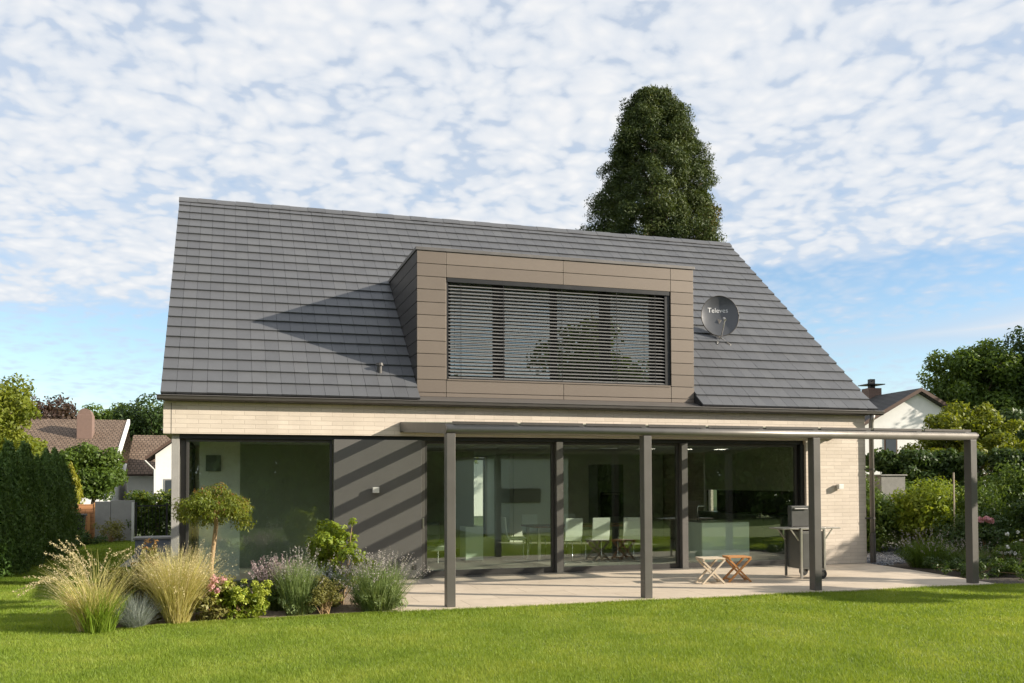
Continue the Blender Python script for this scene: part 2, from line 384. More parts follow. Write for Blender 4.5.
# ================================================================== camera, sun, sky
cam_d = bpy.data.cameras.new('camera'); cam = bpy.data.objects.new('camera', cam_d); COL.objects.link(cam)
yaw, pit, rol = -.3022, .0296, -.0035
fw = Vector((-math.sin(yaw) * math.cos(pit), math.cos(yaw) * math.cos(pit), math.sin(pit)))
rt = Vector((math.cos(yaw), math.sin(yaw), 0)); upv = rt.cross(fw)
r2 = rt * math.cos(rol) + upv * math.sin(rol); u2 = upv * math.cos(rol) - rt * math.sin(rol)
mw = Matrix((( r2.x, u2.x, -fw.x, .9714), (r2.y, u2.y, -fw.y, -15.8798), (r2.z, u2.z, -fw.z, 1.7102), (0, 0, 0, 1)))
cam.matrix_world = mw
cam_d.sensor_width = 36; cam_d.lens = 918.53 / 1024 * 36; cam_d.shift_y = 112.1 / 1024
cam_d.clip_start = .1; cam_d.clip_end = 2000
scene.camera = cam

SUN = Vector((1, -.53, .445)).normalized()           # towards the sun
sd = bpy.data.lights.new('sun', 'SUN'); sd.energy = 3.5; sd.angle = R(.5); sd.color = (1, .90, .76)
so = bpy.data.objects.new('sun', sd); COL.objects.link(so); so.rotation_euler = SUN.to_track_quat('Z', 'Y').to_euler(); so.location = (30, -20, 25)
EL = math.asin(SUN.z); ROT = math.atan2(SUN.x, SUN.y)

w = bpy.data.worlds.new('World'); scene.world = w; w.use_nodes = True
t = w.node_tree; t.nodes.clear()
wo = t.nodes.new('ShaderNodeOutputWorld')
sky = N(t, 'ShaderNodeTexSky', sky_type='NISHITA', sun_disc=False, sun_elevation=EL, sun_rotation=ROT, altitude=100., air_density=1.0, dust_density=.25, ozone_density=2.2)
bg = N(t, 'ShaderNodeBackground', i_Strength=.078)
t.links.new(sky.outputs[0], bg.inputs[0])
tc = N(t, 'ShaderNodeTexCoord'); sx = N(t, 'ShaderNodeSeparateXYZ'); t.links.new(tc.outputs['Generated'], sx.inputs[0])
def mth(op, a, b=None, c=None, clamp=False):
    n = N(t, 'ShaderNodeMath', operation=op); n.use_clamp = clamp
    for i, v in enumerate((a, b, c)):
        if v is None: continue
        if isinstance(v, (int, float)): n.inputs[i].default_value = v
        else: t.links.new(v, n.inputs[i])
    return n.outputs[0]
zc = mth('MAXIMUM', sx.outputs[2], .03)
px_ = mth('DIVIDE', sx.outputs[0], zc); py_ = mth('DIVIDE', sx.outputs[1], zc)
cv = N(t, 'ShaderNodeCombineXYZ'); t.links.new(px_, cv.inputs[0]); t.links.new(py_, cv.inputs[1])
# layer of small altocumulus puffs on a gently curved sheet: two sizes of soft cells broken by noise
zq = mth('ADD', mth('MAXIMUM', sx.outputs[2], 0.), .20)
qx = mth('DIVIDE', sx.outputs[0], zq); qy = mth('DIVIDE', sx.outputs[1], zq)
cq = N(t, 'ShaderNodeCombineXYZ'); t.links.new(qx, cq.inputs[0]); t.links.new(qy, cq.inputs[1])
wn = N(t, 'ShaderNodeTexNoise', i_Scale=5., i_Detail=3.); t.links.new(cq.outputs[0], wn.inputs['Vector'])
wv = N(t, 'ShaderNodeVectorMath', operation='MULTIPLY_ADD'); wv.inputs[1].default_value = (.09, .09, 0); t.links.new(wn.outputs['Color'], wv.inputs[0]); t.links.new(cq.outputs[0], wv.inputs[2])
vo = N(t, 'ShaderNodeTexVoronoi', feature='SMOOTH_F1', i_Scale=18.5); vo.inputs['Smoothness'].default_value = .6; t.links.new(wv.outputs[0], vo.inputs['Vector'])
vo2 = N(t, 'ShaderNodeTexVoronoi', feature='SMOOTH_F1', i_Scale=43.); vo2.inputs['Smoothness'].default_value = .6; t.links.new(wv.outputs[0], vo2.inputs['Vector'])
nz = N(t, 'ShaderNodeTexNoise', i_Scale=30., i_Detail=7., i_Roughness=.55); t.links.new(wv.outputs[0], nz.inputs['Vector'])
big = N(t, 'ShaderNodeTexNoise', i_Scale=2.1, i_Detail=3.); t.links.new(cq.outputs[0], big.inputs['Vector'])
puff = mth('MULTIPLY_ADD', vo.outputs['Distance'], -1.10, 1.22)
puff = mth('ADD', puff, mth('MULTIPLY_ADD', vo2.outputs['Distance'], -.50, .19))
puff = mth('ADD', puff, mth('MULTIPLY_ADD', nz.outputs['Fac'], .72, -.35))
puff = mth('ADD', puff, mth('MULTIPLY_ADD', big.outputs['Fac'], .9, -.42))
# the sheet ends along a straight far edge, ragged by noise
ed = mth('ADD', mth('MULTIPLY', px_, .55), mth('MULTIPLY', py_, .835))
ed = mth('ADD', ed, mth('MULTIPLY_ADD', big.outputs['Fac'], 1.2, -.6))
edge = N(t, 'ShaderNodeMapRange', interpolation_type='SMOOTHSTEP'); edge.inputs['From Min'].default_value = 3.9; edge.inputs['From Max'].default_value = 4.7; edge.inputs['To Min'].default_value = 0.; edge.inputs['To Max'].default_value = 1.2
t.links.new(ed, edge.inputs['Value'])
cov = mth('SUBTRACT', puff, edge.outputs[0])
# one thin streak low on the right: a band in the direction of the far right trees
az = mth('ARCTAN2', sx.outputs[0], sx.outputs[1])
sn = N(t, 'ShaderNodeTexNoise', i_Scale=6., i_Detail=5.); smp = N(t, 'ShaderNodeMapping'); smp.inputs['Scale'].default_value = (1, 1, 7); t.links.new(tc.outputs['Generated'], smp.inputs[0]); t.links.new(smp.outputs[0], sn.inputs['Vector'])
dz = mth('ABSOLUTE', mth('SUBTRACT', sx.outputs[2], mth('MULTIPLY_ADD', az, .05, .1065)))
da = mth('ABSOLUTE', mth('SUBTRACT', az, .84))
stk = mth('SUBTRACT', mth('SUBTRACT', mth('MULTIPLY', sn.outputs['Fac'], 1.15), mth('MULTIPLY', dz, 52.)), mth('MULTIPLY', da, 2.6))
cov = mth('MAXIMUM', cov, mth('MINIMUM', stk, .5))
den = N(t, 'ShaderNodeMapRange', interpolation_type='SMOOTHSTEP'); den.inputs['From Min'].default_value = -.22; den.inputs['From Max'].default_value = .62
den.inputs['To Max'].default_value = .97; den.inputs['To Min'].default_value = 0.
t.links.new(cov, den.inputs['Value'])
cr = ramp(t, [(.08, (.66, .77, .92)), (.42, (.78, .84, .925)), (1.0, (.985, .99, 1.0))])
lit = mth('MULTIPLY_ADD', cov, .75, .12)
t.links.new(lit, cr.inputs['Fac'])
cbg = N(t, 'ShaderNodeBackground', i_Strength=.385); t.links.new(cr.outputs[0], cbg.inputs[0])
veil = N(t, 'ShaderNodeMapRange', interpolation_type='SMOOTHSTEP'); veil.inputs['From Min'].default_value = -.9; veil.inputs['From Max'].default_value = .25; veil.inputs['To Max'].default_value = .70
t.links.new(cov, veil.inputs['Value'])
dmix = mth('MAXIMUM', den.outputs[0], veil.outputs[0])
mxs = N(t, 'ShaderNodeMixShader'); t.links.new(dmix, mxs.inputs[0]); t.links.new(bg.outputs[0], mxs.inputs[1]); t.links.new(cbg.outputs[0], mxs.inputs[2])
t.links.new(mxs.outputs[0], wo.inputs[0])
vs = scene.view_settings
scene.display_settings.display_device = 'sRGB'; vs.view_transform = 'Standard'; vs.look = 'None'; vs.exposure = 1.3; vs.gamma = 1; vs.use_curve_mapping = False

scene.render.engine = 'CYCLES'
cy = scene.cycles; cy.use_denoising = True; cy.denoiser = 'OPENIMAGEDENOISE'; cy.max_bounces = 8; cy.transparent_max_bounces = 16; cy.diffuse_bounces = 4; cy.caustics_reflective = False; cy.caustics_refractive = False
cy.use_adaptive_sampling = True; cy.adaptive_threshold = .015

# ================================================================== setting
def struct(name, mb, m): return tag(mb.build(name, m), kind='structure')
def sheet(pts, z): return MB().add([(x, y, z) for x, y in pts], [tuple(range(len(pts)))])
struct('ground', sheet([(-500, -500), (500, -500), (500, 700), (-500, 700)], -.10), M['ground_m'])
struct('lawn', sheet([(-14, -34), (30, -34), (30, -3.3), (13.6, -3.3), (13.0, -3.84), (3.0, -3.75), (-.5, -4.06), (-.5, 3), (-.5, 16), (-14, 16)], -.035), M['lawn_m'])
struct('terrace', MB().prism([(2.95, -3.80), (13.02, -3.80), (13.32, -1.9), (13.52, -.02), (2.95, -.02)], 'z', -.09, 0), M['terrace'])
struct('planting_bed', sheet([(-.55, -4.10), (.6, -3.95), (2.0, -3.80), (3.2, -3.76), (2.94, -3.6), (2.94, .1), (-.55, .4), (-.62, -3)], -.018), M['soil'])
struct('flower_bed', sheet([(13.04, -3.82), (13.34, -1.9), (13.5, -.4), (14.6, .3), (24, .3), (24, -3.9)], -.028), M['shaded_soil'])
# gravel strip beside the house
rg = rng_(5); gn = 9000
gp = np.stack([rg.uniform(13.6, 17.5, gn), rg.uniform(-.3, 4.5, gn), rg.uniform(-.03, .015, gn)], 1)
gp = gp[(gp[:, 1] > (gp[:, 0] - 13.5) * .45 - .5)]
oct_ = np.array([(1, 0, 0), (-1, 0, 0), (0, 1, 0), (0, -1, 0), (0, 0, 1), (0, 0, -1)], float); of = np.array([(0, 2, 4), (2, 1, 4), (1, 3, 4), (3, 0, 4), (2, 0, 5), (1, 2, 5), (3, 1, 5), (0, 3, 5)])
ng = len(gp); sc_ = rg.uniform(.014, .034, (ng, 1, 3)) * np.array([1, 1, .7])
GV = gp[:, None] + oct_[None] * sc_ + rg.normal(size=(ng, 6, 3)) * .004
tag(npobj('gravel', GV.reshape(-1, 3), (of[None] + (np.arange(ng) * 6)[:, None, None]).reshape(-1, 3), M['gravel_m']), 'grey stone chippings beside the right wall of the house', 'gravel', kind='stuff')
struct('gravel_bed', sheet([(13.5, -.4), (17.6, 1.2), (17.6, 4.6), (13.5, 4.6)], -.03), M['conc_l'])

# turf blades
def grass(seed):
    rng = rng_(seed); Vs = []
    def patch(x0, x1, y0, y1, n, hl):
        p = np.stack([rng.uniform(x0, x1, n), rng.uniform(y0, y1, n)], 1); return p, np.full(n, hl)
    C = np.array([.97, -15.88])
    n0 = 1150000
    ang = rng.uniform(.302 - .62, .302 + .80, n0); dist = 6.6 + (19.5 - 6.6) * rng.random(n0) ** 1.15
    p = C + np.stack([np.sin(ang), np.cos(ang)], 1) * dist[:, None]
    x, y = p[:, 0], p[:, 1]
    front = -3.80 - np.clip((3.2 - x), 0, 9) * .105
    keep = (y < front) | ((x < -1.0) & (y < 5)) | ((x > 13.1) & (y < -3.9))
    keep |= (x < -.60)
    p = p[keep]
    q = np.stack([rng.uniform(-3.6, -.75, 70000), rng.uniform(1.5, 15, 70000)], 1)
    e = np.stack([rng.uniform(3.0, 13.2, 9000), -3.83 + rng.normal(size=9000) * .035], 1)
    tt = rng.random(16000); bx_ = -.60 + tt * 3.75; e2 = np.stack([bx_, np.interp(bx_, [-.60, .6, 2.0, 3.2], [-4.12, -3.95, -3.80, -3.76]) - .015 + rng.normal(size=16000) * .035], 1)
    p = np.concatenate([p, q, e2, e]); n = len(p)
    cl = .5 + .25 * np.sin(p[:, 0] * 2.3 + 1.3 * np.sin(p[:, 1] * 1.7)) + .25 * np.sin(p[:, 1] * 3.1 + 1.1 * np.sin(p[:, 0] * 2.9))
    h = rng.uniform(.018, .045, n) * (.8 + .45 * cl); h[-9000:] *= 1.25
    a = rng.uniform(0, 2 * np.pi, n); ln = h * rng.uniform(.1, .9, n)
    wd = rng.uniform(.0026, .0048, n) * np.where(np.hypot(p[:, 0] - C[0], p[:, 1] - C[1]) > 12, 1.5, 1.)
    b = rng.uniform(0, np.pi, n)
    base = np.concatenate([p, np.full((n, 1), -.037)], 1)
    s = np.stack([np.cos(b) * wd, np.sin(b) * wd, 0 * b], 1)
    tip = base + np.stack([np.cos(a) * ln, np.sin(a) * ln, h], 1)
    V = np.stack([base - s, base + s, tip], 1).reshape(-1, 3)
    return V, np.arange(n * 3).reshape(n, 3)
V, F = grass(3)
tag(npobj('grass', V, F, M['turf_b']), 'short mown sunlit grass of the garden lawn', 'grass', kind='stuff')

# ================================================================== the house
house = thing('modern_house', (0, 0, 0), 'modern house of pale brick with a steep dark tiled roof and bronze dormer', 'house')
WX = 13.54
SL = (8.0018 - 3.1336) / (5.7139 + .06)      # roof slope
def rz_(y): return 3.1336 + SL * (y + .06)
RY, RZ = 5.7139, 8.0018
# walls
wb = MB()
wb.prism([(0, 2.5), (12.12, 2.5), (12.12, 0), (WX, 0), (WX, 3.02), (0, 3.02)], 'y', 0, .28)
gab = [(.283, 2.5), (11.1, 2.5), (11.1, 3.2), (RY, RZ - .28), (.283, rz_(.283) - .28)]
wb.prism(gab, 'x', 0, .28); 
wb.prism([(.283, 2.42), (11.1, 2.42), (11.1, 3.2), (RY, RZ - .28), (.283, rz_(.283) - .28)], 'x', WX - .28, WX)
wb.prism([(.283, 0), (4.9, 0), (4.9, 2.417), (.283, 2.417)], 'x', WX - .28, WX); wb.prism([(6.2, 0), (11.1, 0), (11.1, 2.417), (6.2, 2.417)], 'x', WX - .28, WX); wb.prism([(4.903, 0), (6.197, 0), (6.197, .6), (4.903, .6)], 'x', WX - .28, WX)
wb.prism([(4.0, 0), (11.1, 0), (11.1, 2.497), (4.0, 2.497)], 'x', .25, .50)
wb.prism([(.283, 0), (7.0, 0), (7.0, 2.42), (8.5, 2.42), (8.5, 0), (WX - .283, 0), (WX - .283, 3.2), (.283, 3.2)], 'y', 10.85, 11.097)
wb.build('brick_wall', M['brick'], house)
# vertical movement joint by the left corner
MB().box(.118, .126, -.0025, .01, 2.503, 3.0).build('movement_joint', M['deck'], house)
# roof
ct, stt = math.cos(math.atan(SL)), math.sin(math.atan(SL))
def rp(x, s, n): return (x, -.06 + s * ct - n * stt, 3.1336 + s * stt + n * ct)
SLEN = (RY + .06) / ct
DX0, DX1 = 4.2245, 9.7597
s_d = (3.14 + .06) / ct
def slab(mb, x0, x1, s0, s1, n0, n1):
    vs = [rp(x, s, n) for n in (n0, n1) for s in (s0, s1) for x in (x0, x1)]
    mb.add(vs, [(0, 2, 3, 1), (4, 5, 7, 6), (0, 1, 5, 4), (2, 6, 7, 3), (0, 4, 6, 2), (1, 3, 7, 5)])
roof = MB()
rows = 22; rl = SLEN / rows; ncol = 58; tw = 13.843 / ncol
rr = random.Random(4)
for i in range(rows):
    for j in range(ncol):
        x0 = -.043 + j * tw; x1 = x0 + tw
        s0 = i * rl; s1 = s0 + rl + (.05 if i < rows - 1 else 0.)
        segs = [(x0, x1)]
        if s0 < s_d - .12:
            segs = []
            if x0 < DX0 - .005: segs.append((x0, min(x1, DX0 - .004)))
            if x1 > DX1 + .005: segs.append((max(x0, DX1 + .004), x1))
        for a, b in segs:
            if b - a < .01: continue
            j1 = rr.uniform(-.0025, .0025); j2 = rr.uniform(-.0015, .0015)
            vs = [rp(a + .0022, s0 + j2, .014 + j1), rp(b - .0022, s0 - j2, .014 + j1), rp(b - .0022, s1, -.006), rp(a + .0022, s1, -.006),
                  rp(a + .0022, s0 + j2, .050 + j1), rp(b - .0022, s0 - j2, .050 + j1), rp(b - .0022, s1, .016), rp(a + .0022, s1, .016)]
            roof.add(vs, [(0, 3, 2, 1), (4, 5, 6, 7), (0, 1, 5, 4), (1, 2, 6, 5), (2, 3, 7, 6), (3, 0, 4, 7)])
roof_o = roof.build('roof', M['tile'], house)
dk = MB()
slab(dk, -.038, DX0 - .01, .02, SLEN, -.14, -.012); slab(dk, DX1 + .01, 13.79, .02, SLEN, -.14, -.012); slab(dk, DX0 - .007, DX1 + .007, s_d, SLEN, -.14, -.012)
dk.prism([(RY + .0, RZ + .0), (RY + .0, RZ - .12), (11.4, 3.05), (11.4, 3.18)], 'x', -.04, 13.79)
dk.build('roof_deck', M['deck'], roof_o)
rc = MB()
for k in range(35):
    x0 = -.053 + k * .4; x1 = min(x0 + .4, 13.81)
    z = RZ + .062 + (.006 if k % 2 else 0)
    rc.prism([(RY - .17, z - .14), (RY - .155, z - .11), (RY - .05, z - .012), (RY, z), (RY + .05, z - .012), (RY + .155, z - .11), (RY + .17, z - .14)], 'x', x0 + .002, x1 - .002)
rc.build('ridge_cap', M['tile'], roof_o)
# vent pipe low on the left slope
vx, vy = 3.60, .52
vp = MB().tube([(vx, vy, rz_(vy)), (vx, vy, rz_(vy) + .17)], .045, 12)
vp.tube([(vx, vy, rz_(vy) + .16), (vx, vy, rz_(vy) + .21)], [.075, .06], 12)
vp.build('roof_vent', M['frame'], roof_o, smooth=False)
# gutter, soffit, downpipe
g = MB()
gpf = [(a + .385, b + .032) for a, b in ((-.475, 3.075), (-.475, 3.02), (-.495, 2.998), (-.55, 2.998), (-.58, 3.02), (-.59, 3.073), (-.578, 3.073), (-.57, 3.03), (-.545, 3.008), (-.50, 3.008), (-.487, 3.03), (-.487, 3.075))]
g.prism(gpf, 'x', -.09, 13.86)
g.tube([(-.09, -.207, 3.106), (13.86, -.207, 3.106)], .009, 8)
gut = g.build('gutter', M['metal'], house)
MB().box(0.0, WX, -.075, -.003, 3.023, 3.13).build('fascia', M['metal_l'], house)
dp = MB().tube([(13.625, -.085, .0), (13.625, -.085, 2.86), (13.625, -.11, 2.94), (13.62, -.15, 3.035)], .048, 12)
dpo = dp.build('downpipe', M['metal_l'], house, smooth=True)
MB().tube([(13.625, -.085, .02), (13.625, -.085, .62)], .058, 12).build('downpipe_base', M['metal'], dpo)
for z in (.9, 1.9, 2.6): MB().tube([(13.625, -.085, z), (13.625, -.085, z + .035)], .056, 12).bar((13.50, .02, z + .018), (13.62, -.08, z + .018), .02, .03).build('pipe_clip', M['metal'], dpo)
# corner column, entrance panel, lintel
MB().box(.125, .245, .10, .62, 0, 2.497).build('corner_column', M['conc'], house, bevel=.004)
MB().box(.256, .345, .22, .34, 0, 2.424).build('corner_mullion', M['frame'], house, bevel=.003)
MB().box(.247, 12.115, .10, .278, 2.425, 2.497).build('lintel', M['black'], house)
pn = MB().box(2.736, 4.262, .012, .12, 0.004, 2.43).build('entrance_panel', M['panel'], house, bevel=.004)
MB().box(4.10, 4.17, -.003, .02, .17, .25).build('socket', M['frame'], pn, bevel=.003)
# glazing
def win(name, x0, x1, z0, z1, y, fw_=.06, dp_=.07, gm='glass', fm='frame', par=None, bot=None):
    par = par or house; b = fw_ if bot is None else bot
    f = MB().box(x0, x0 + fw_, y, y + dp_, z0, z1).box(x1 - fw_, x1, y, y + dp_, z0, z1).box(x0 + fw_, x1 - fw_, y + .002, y + dp_ - .002, z1 - fw_, z1).box(x0 + fw_, x1 - fw_, y + .002, y + dp_ - .002, z0, z0 + b)
    fo = f.build(name, M[fm], par, bevel=.003)
    MB().box(x0 + fw_ - .004, x1 - fw_ + .004, y + dp_ * .45, y + dp_ * .45 + .012, z0 + b - .004, z1 - fw_ + .004).build('pane', M[gm], fo)
    return fo
win('window', .35, 2.73, .02, 2.424, .16, .045)
# side return of the corner glazing
sf = MB().box(.305, .375, .43, 3.98, 2.38, 2.44).box(.305, .375, .43, 3.98, .02, .07).box(.305, .375, 3.93, 3.99, .07, 2.38).build('window', M['frame'], house)
MB().box(.335, .347, .43, 3.93, .07, 2.38).build('pane', M['glass'], sf)
sf = MB().box(13.36, 13.43, 4.905, 6.195, 2.35, 2.415).box(13.36, 13.43, 4.905, 6.195, .605, .67).box(13.36, 13.43, 4.905, 4.97, .67, 2.35).box(13.36, 13.43, 6.13, 6.195, .67, 2.35).build('window', M['frame'], house)  # unseen right gable window, added to let sun brighten the kitchen
MB().box(13.39, 13.402, 4.96, 6.14, .66, 2.36).build('pane', M['glass'], sf)
# three tall sliding panes with posts
MB().box(4.268, 4.335, .09, .26, .0, 2.424).build('door_jamb', M['frame_l'], house, bevel=.003)
dw = win('sliding_door', 4.34, 6.79, .015, 2.424, .17, .05, bot=.10)
MB().box(4.285, 4.315, .062, .088, .88, 1.06).build('door_handle', M['steel'], dw, bevel=.003)
for xp in (6.80, 9.37):
    MB().box(xp, xp + .125, .055, .25, 0, 2.424).build('window_post', M['frame_l'], house, bevel=.003)
win('window', 6.93, 9.36, .015, 2.424, .17, .05, bot=.09)
win('window', 9.50, 12.03, .015, 2.424, .17, .05, bot=.09)
MB().box(12.035, 12.118, .06, .26, 0, 2.424).build('door_jamb', M['black'], house)
MB().box(4.27, 12.11, .03, .27, -.01, .014).build('door_threshold', M['metal_l'], house)
# rear garden door seen through the rooms
win('garden_door', 7.02, 8.48, .02, 2.40, 10.93, .06)
# inside shell
MB().box(.52, 13.25, .28, 10.84, -.06, .012).build('interior_floor', M['int_floor'], house)
MB().box(.30, 13.25, .285, 10.84, 2.46, 2.70).build('ceiling', M['int_wall'], house)
MB().box(1.225, 4.6, 3.2, 3.3, .013, 2.455).build('interior_wall', M['int_reflect'], house)
for q in ((.52, 1.22, 1.5, 1.6), (8.62, 13.2, 8.5, 8.6), (8.5, 8.6, 8.5, 10.8), (6.85, 6.95, 6.602, 10.8), (4.62, 6.94, 6.5, 6.6)):
    MB().box(*q, .013, 2.455).build('interior_wall', M['int_wall'], house)
MB().box(.63, .89, 1.47, 1.498, 1.9, 2.19).build('wall_panel', M['int_dark'], house)
# dormer
dor = MB()
FY = .2505
rows_z = [3.3011 + .23268 * k for k in range(12)]
def pnl(mb, x0, x1, z0, z1, y=FY): mb.box(x0 + .005, x1 - .005, y, y + .03, z0 + .005, z1 - .005)
cl = MB()
OX0, OX1 = 4.7616, 9.2586
for k in range(11):
    a, b = rows_z[k], rows_z[k + 1]
    pnl(cl, DX0, OX0, a, b); pnl(cl, OX1, DX1, a, b)
    if k in (0, 9, 10): pnl(cl, OX0, 7.02, a, b); pnl(cl, 7.02, OX1, a, b)
for a, b in ((DX0, OX0), (OX0, 7.02), (7.02, OX1), (OX1, DX1)): pnl(cl, a, b, 3.222, 3.3011)
def yroof(z): return (z - 3.1336) / SL - .06
dorm = cl.build('dormer', M['clad'], house, bevel=.002)
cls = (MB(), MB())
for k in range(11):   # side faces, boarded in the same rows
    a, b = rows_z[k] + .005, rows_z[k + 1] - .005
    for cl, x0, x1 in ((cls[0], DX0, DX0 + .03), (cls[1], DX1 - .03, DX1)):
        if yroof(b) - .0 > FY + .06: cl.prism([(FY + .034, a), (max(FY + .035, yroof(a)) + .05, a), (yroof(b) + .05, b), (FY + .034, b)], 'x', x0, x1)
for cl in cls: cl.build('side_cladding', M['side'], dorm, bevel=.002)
bk = MB()
bk.box(DX0 + .032, OX0 - .001, FY + .032, FY + .08, 3.23, 5.855).box(OX1 + .001, DX1 - .032, FY + .032, FY + .08, 3.23, 5.855)
bk.box(OX0, OX1, FY + .032, FY + .08, 3.23, 3.525).box(OX0, OX1, FY + .032, FY + .08, 5.40, 5.855)
sidep = [(FY + .082, 3.25), (FY + .082, 5.855), (3.1, 5.855), (FY + .1, 3.25)]
bk.prism(sidep, 'x', DX0 + .034, DX0 + .09); bk.prism(sidep, 'x', DX1 - .09, DX1 - .034)
bk.box(DX0 + .1, DX1 - .1, 2.1, 2.15, 3.3, 5.85)
bk.box(DX0 + .1, DX1 - .1, FY + .09, 2.09, 3.28, 3.33)
bk.build('dormer_backing', M['clad_d'], dorm)
MB().box(DX0 - .022, DX1 + .022, FY - .022, 3.27, 5.862, 5.921).build('coping', M['coping'], dorm, bevel=.004)
MB().prism([(FY + .028, 3.235), (FY + .028, 3.205), (-.09, 3.09), (-.09, 3.12), (FY - .002, 3.223)], 'x', DX0, DX1).build('flashing', M['coping'], dorm)
# reveals and sill
MB().box(OX0 + .001, OX0 + .02, FY + .033, FY + .31, 3.54, 5.39).box(OX0 + .021, OX1 - .021, FY - .014, FY + .31, 3.528, 3.552).build('window_sill', M['clad'], dorm)
MB().box(OX0 + .022, OX1 - .022, FY + .006, FY + .31, 5.32, 5.396).box(OX1 - .11, OX1 - .005, FY + .035, FY + .31, 3.554, 5.318).box(OX0 + .022, OX0 + .045, FY + .03, FY + .31, 3.554, 5.318).build('blind_box', M['black'], dorm)
wf = MB().box(OX0 + .05, OX1 - .115, FY + .25, FY + .31, 3.554, 3.62)
for xm, xw in ((4.85, .05), (5.83, .11), (6.92, .065), (7.98, .11), (9.03, .10)): wf.box(xm - xw, xm + xw, FY + .245, FY + .312, 3.622, 5.318)
dwin = wf.build('window_frame', M['black'], dorm)
MB().box(OX0 + .05, OX1 - .115, FY + .275, FY + .287, 3.62, 5.32).build('pane', M['glass_up'], dwin)
bl = MB(); ns = 27
for k in range(ns):
    z = 3.60 + k * .0642
    y0 = FY + .03; 
    bl.add([(OX0 + .055, y0, z - .021), (OX1 - .12, y0, z - .021), (OX1 - .12, y0 + .035, z + .004), (OX0 + .055, y0 + .035, z + .004), (OX1 - .12, y0 + .066, z + .012), (OX0 + .055, y0 + .066, z + .012)], [(0, 1, 2, 3), (3, 2, 4, 5)])
blo = bl.build('blind', M['slat'], dorm)
bc = MB()
for xm in (5.04, 5.85, 7.0, 8.12, 8.93): bc.box(xm, xm + .008, FY + .026, FY + .029, 3.58, 5.33)
bc.box(OX0 + .05, OX1 - .115, FY + .03, FY + .09, 3.556, 3.575)
bc.build('blind_cord', M['black'], blo)

# wall lamps
for k, (lx, lz, lb) in enumerate(((3.44, 1.56, 'small square silver lamp on the grey brown entrance panel'), (12.86, 1.57, 'small square silver lamp on the pale brick beside the downpipe'))):
    ly = .012 if k == 0 else 0.
    l = thing('wall_lamp', (lx, ly, lz), lb, 'wall lamp', 'outdoor wall lamps')
    MB().box(lx - .055, lx + .055, ly - .12, ly - .03, lz - .05, lz + .05).build('lamp_housing', M['lamp_w'], l, bevel=.004)
    MB().box(lx - .035, lx + .035, ly - .03, ly - .001, lz - .035, lz + .035).build('wall_plate', M['metal'], l)

# ================================================================== pergola
pg = thing('pergola', (8.4, -3.6, 0), 'brown grey aluminium pergola with glass roof and round front beam over the terrace', 'pergola')
PX = (3.90, 6.84, 9.72, 12.74)
for x in PX:
    MB().box(x - .062, x + .062, -3.70, -3.55, .0, 2.36).build('post', M['post'], pg, bevel=.006)
bm_ = MB().tube([(3.835, -3.64, 2.418), (12.84, -3.64, 2.418)], .064, 20)
bmo = bm_.build('front_beam', M['metal_l'], pg)
bmo.data.polygons.foreach_set('use_smooth', [len(p.vertices) == 4 for p in bmo.data.polygons])
for x in (3.828, 12.836): MB().tube([(x, -3.64, 2.418), (x + .01, -3.64, 2.418)], .067, 20).build('beam_cap', M['metal'], bmo)
MB().box(3.90, 12.78, -3.56, -3.44, 2.362, 2.44).build('rear_rail', M['metal'], bmo)
MB().box(3.87, 12.80, -.09, -.003, 2.56, 2.74).build('wall_profile', M['post'], pg, bevel=.004)
RX = [3.90 + (12.74 - 3.90) / 9 * k for k in range(10)]
for x in RX:
    b = .075
    MB().add([(x + sx * b / 2, y, z + dz) for (y, z) in ((-.092, 2.655), (-3.57, 2.435)) for dz in (-.075, .075) for sx in (-1, 1)],
             [(0, 2, 3, 1), (4, 5, 7, 6), (0, 1, 5, 4), (2, 6, 7, 3), (0, 4, 6, 2), (1, 3, 7, 5)]).build('rafter', M['post'], pg)
for k in range(9):
    a, b = RX[k] + .02, RX[k + 1] - .02
    gp_ = MB().prism([(-.09, 2.738), (-.09, 2.746), (-3.66, 2.520), (-3.66, 2.512)], 'x', a, b).build('glass_panel', M['glass_roof'], pg)
    MB().box(a + .006, b - .006, -3.676, -3.661, 2.490, 2.527).build('edge_strip', M['metal'], gp_)

# ================================================================== satellite dish
dc_ = Vector((11.276, 1.85, 5.299))
sdish = thing('satellite_dish', (11.276, 2.1, rz_(2.1)), 'round dark grey satellite dish with white lettering on the right roof slope', 'satellite dish')
dn = Vector((-.27, -.95, .13)).normalized(); du = Vector((0, 0, 1)).cross(dn).normalized(); dv = dn.cross(du)
RA, RB, DK = .41, .455, .085
def dpnt(u, v, off=0): return dc_ + du * u + dv * v + dn * (DK * ((u / RA) ** 2 + (v / RB) ** 2) - DK + off)
mb = MB(); nr, na = 14, 64
for sgn, off in ((1, 0.), (-1, -.008)):
    b0 = len(mb.v); mb.v.append(tuple(dpnt(0, 0, off)))
    for i in range(1, nr + 1):
        for k in range(na):
            a = 2 * math.pi * k / na; mb.v.append(tuple(dpnt(RA * i / nr * math.cos(a), RB * i / nr * math.sin(a), off)))
    for k in range(na):
        mb.f.append((b0, b0 + 1 + k, b0 + 1 + (k + 1) % na))
        for i in range(nr - 1):
            p = b0 + 1 + i * na; mb.f.append((p + k, p + na + k, p + na + (k + 1) % na, p + (k + 1) % na))
refl = mb.build('reflector', M['dish'], sdish, smooth=True)
rim = MB().tube([dpnt(RA * math.cos(2 * math.pi * k / 64), RB * math.sin(2 * math.pi * k / 64)) for k in range(65)], .010, 8).build('rim', M['metal'], refl, smooth=True)
fc = bpy.data.curves.new('lettering', 'FONT'); fc.body = 'Televes'; fc.size = .148; fc.align_x = 'CENTER'; fc.align_y = 'CENTER'; fc.resolution_u = 3
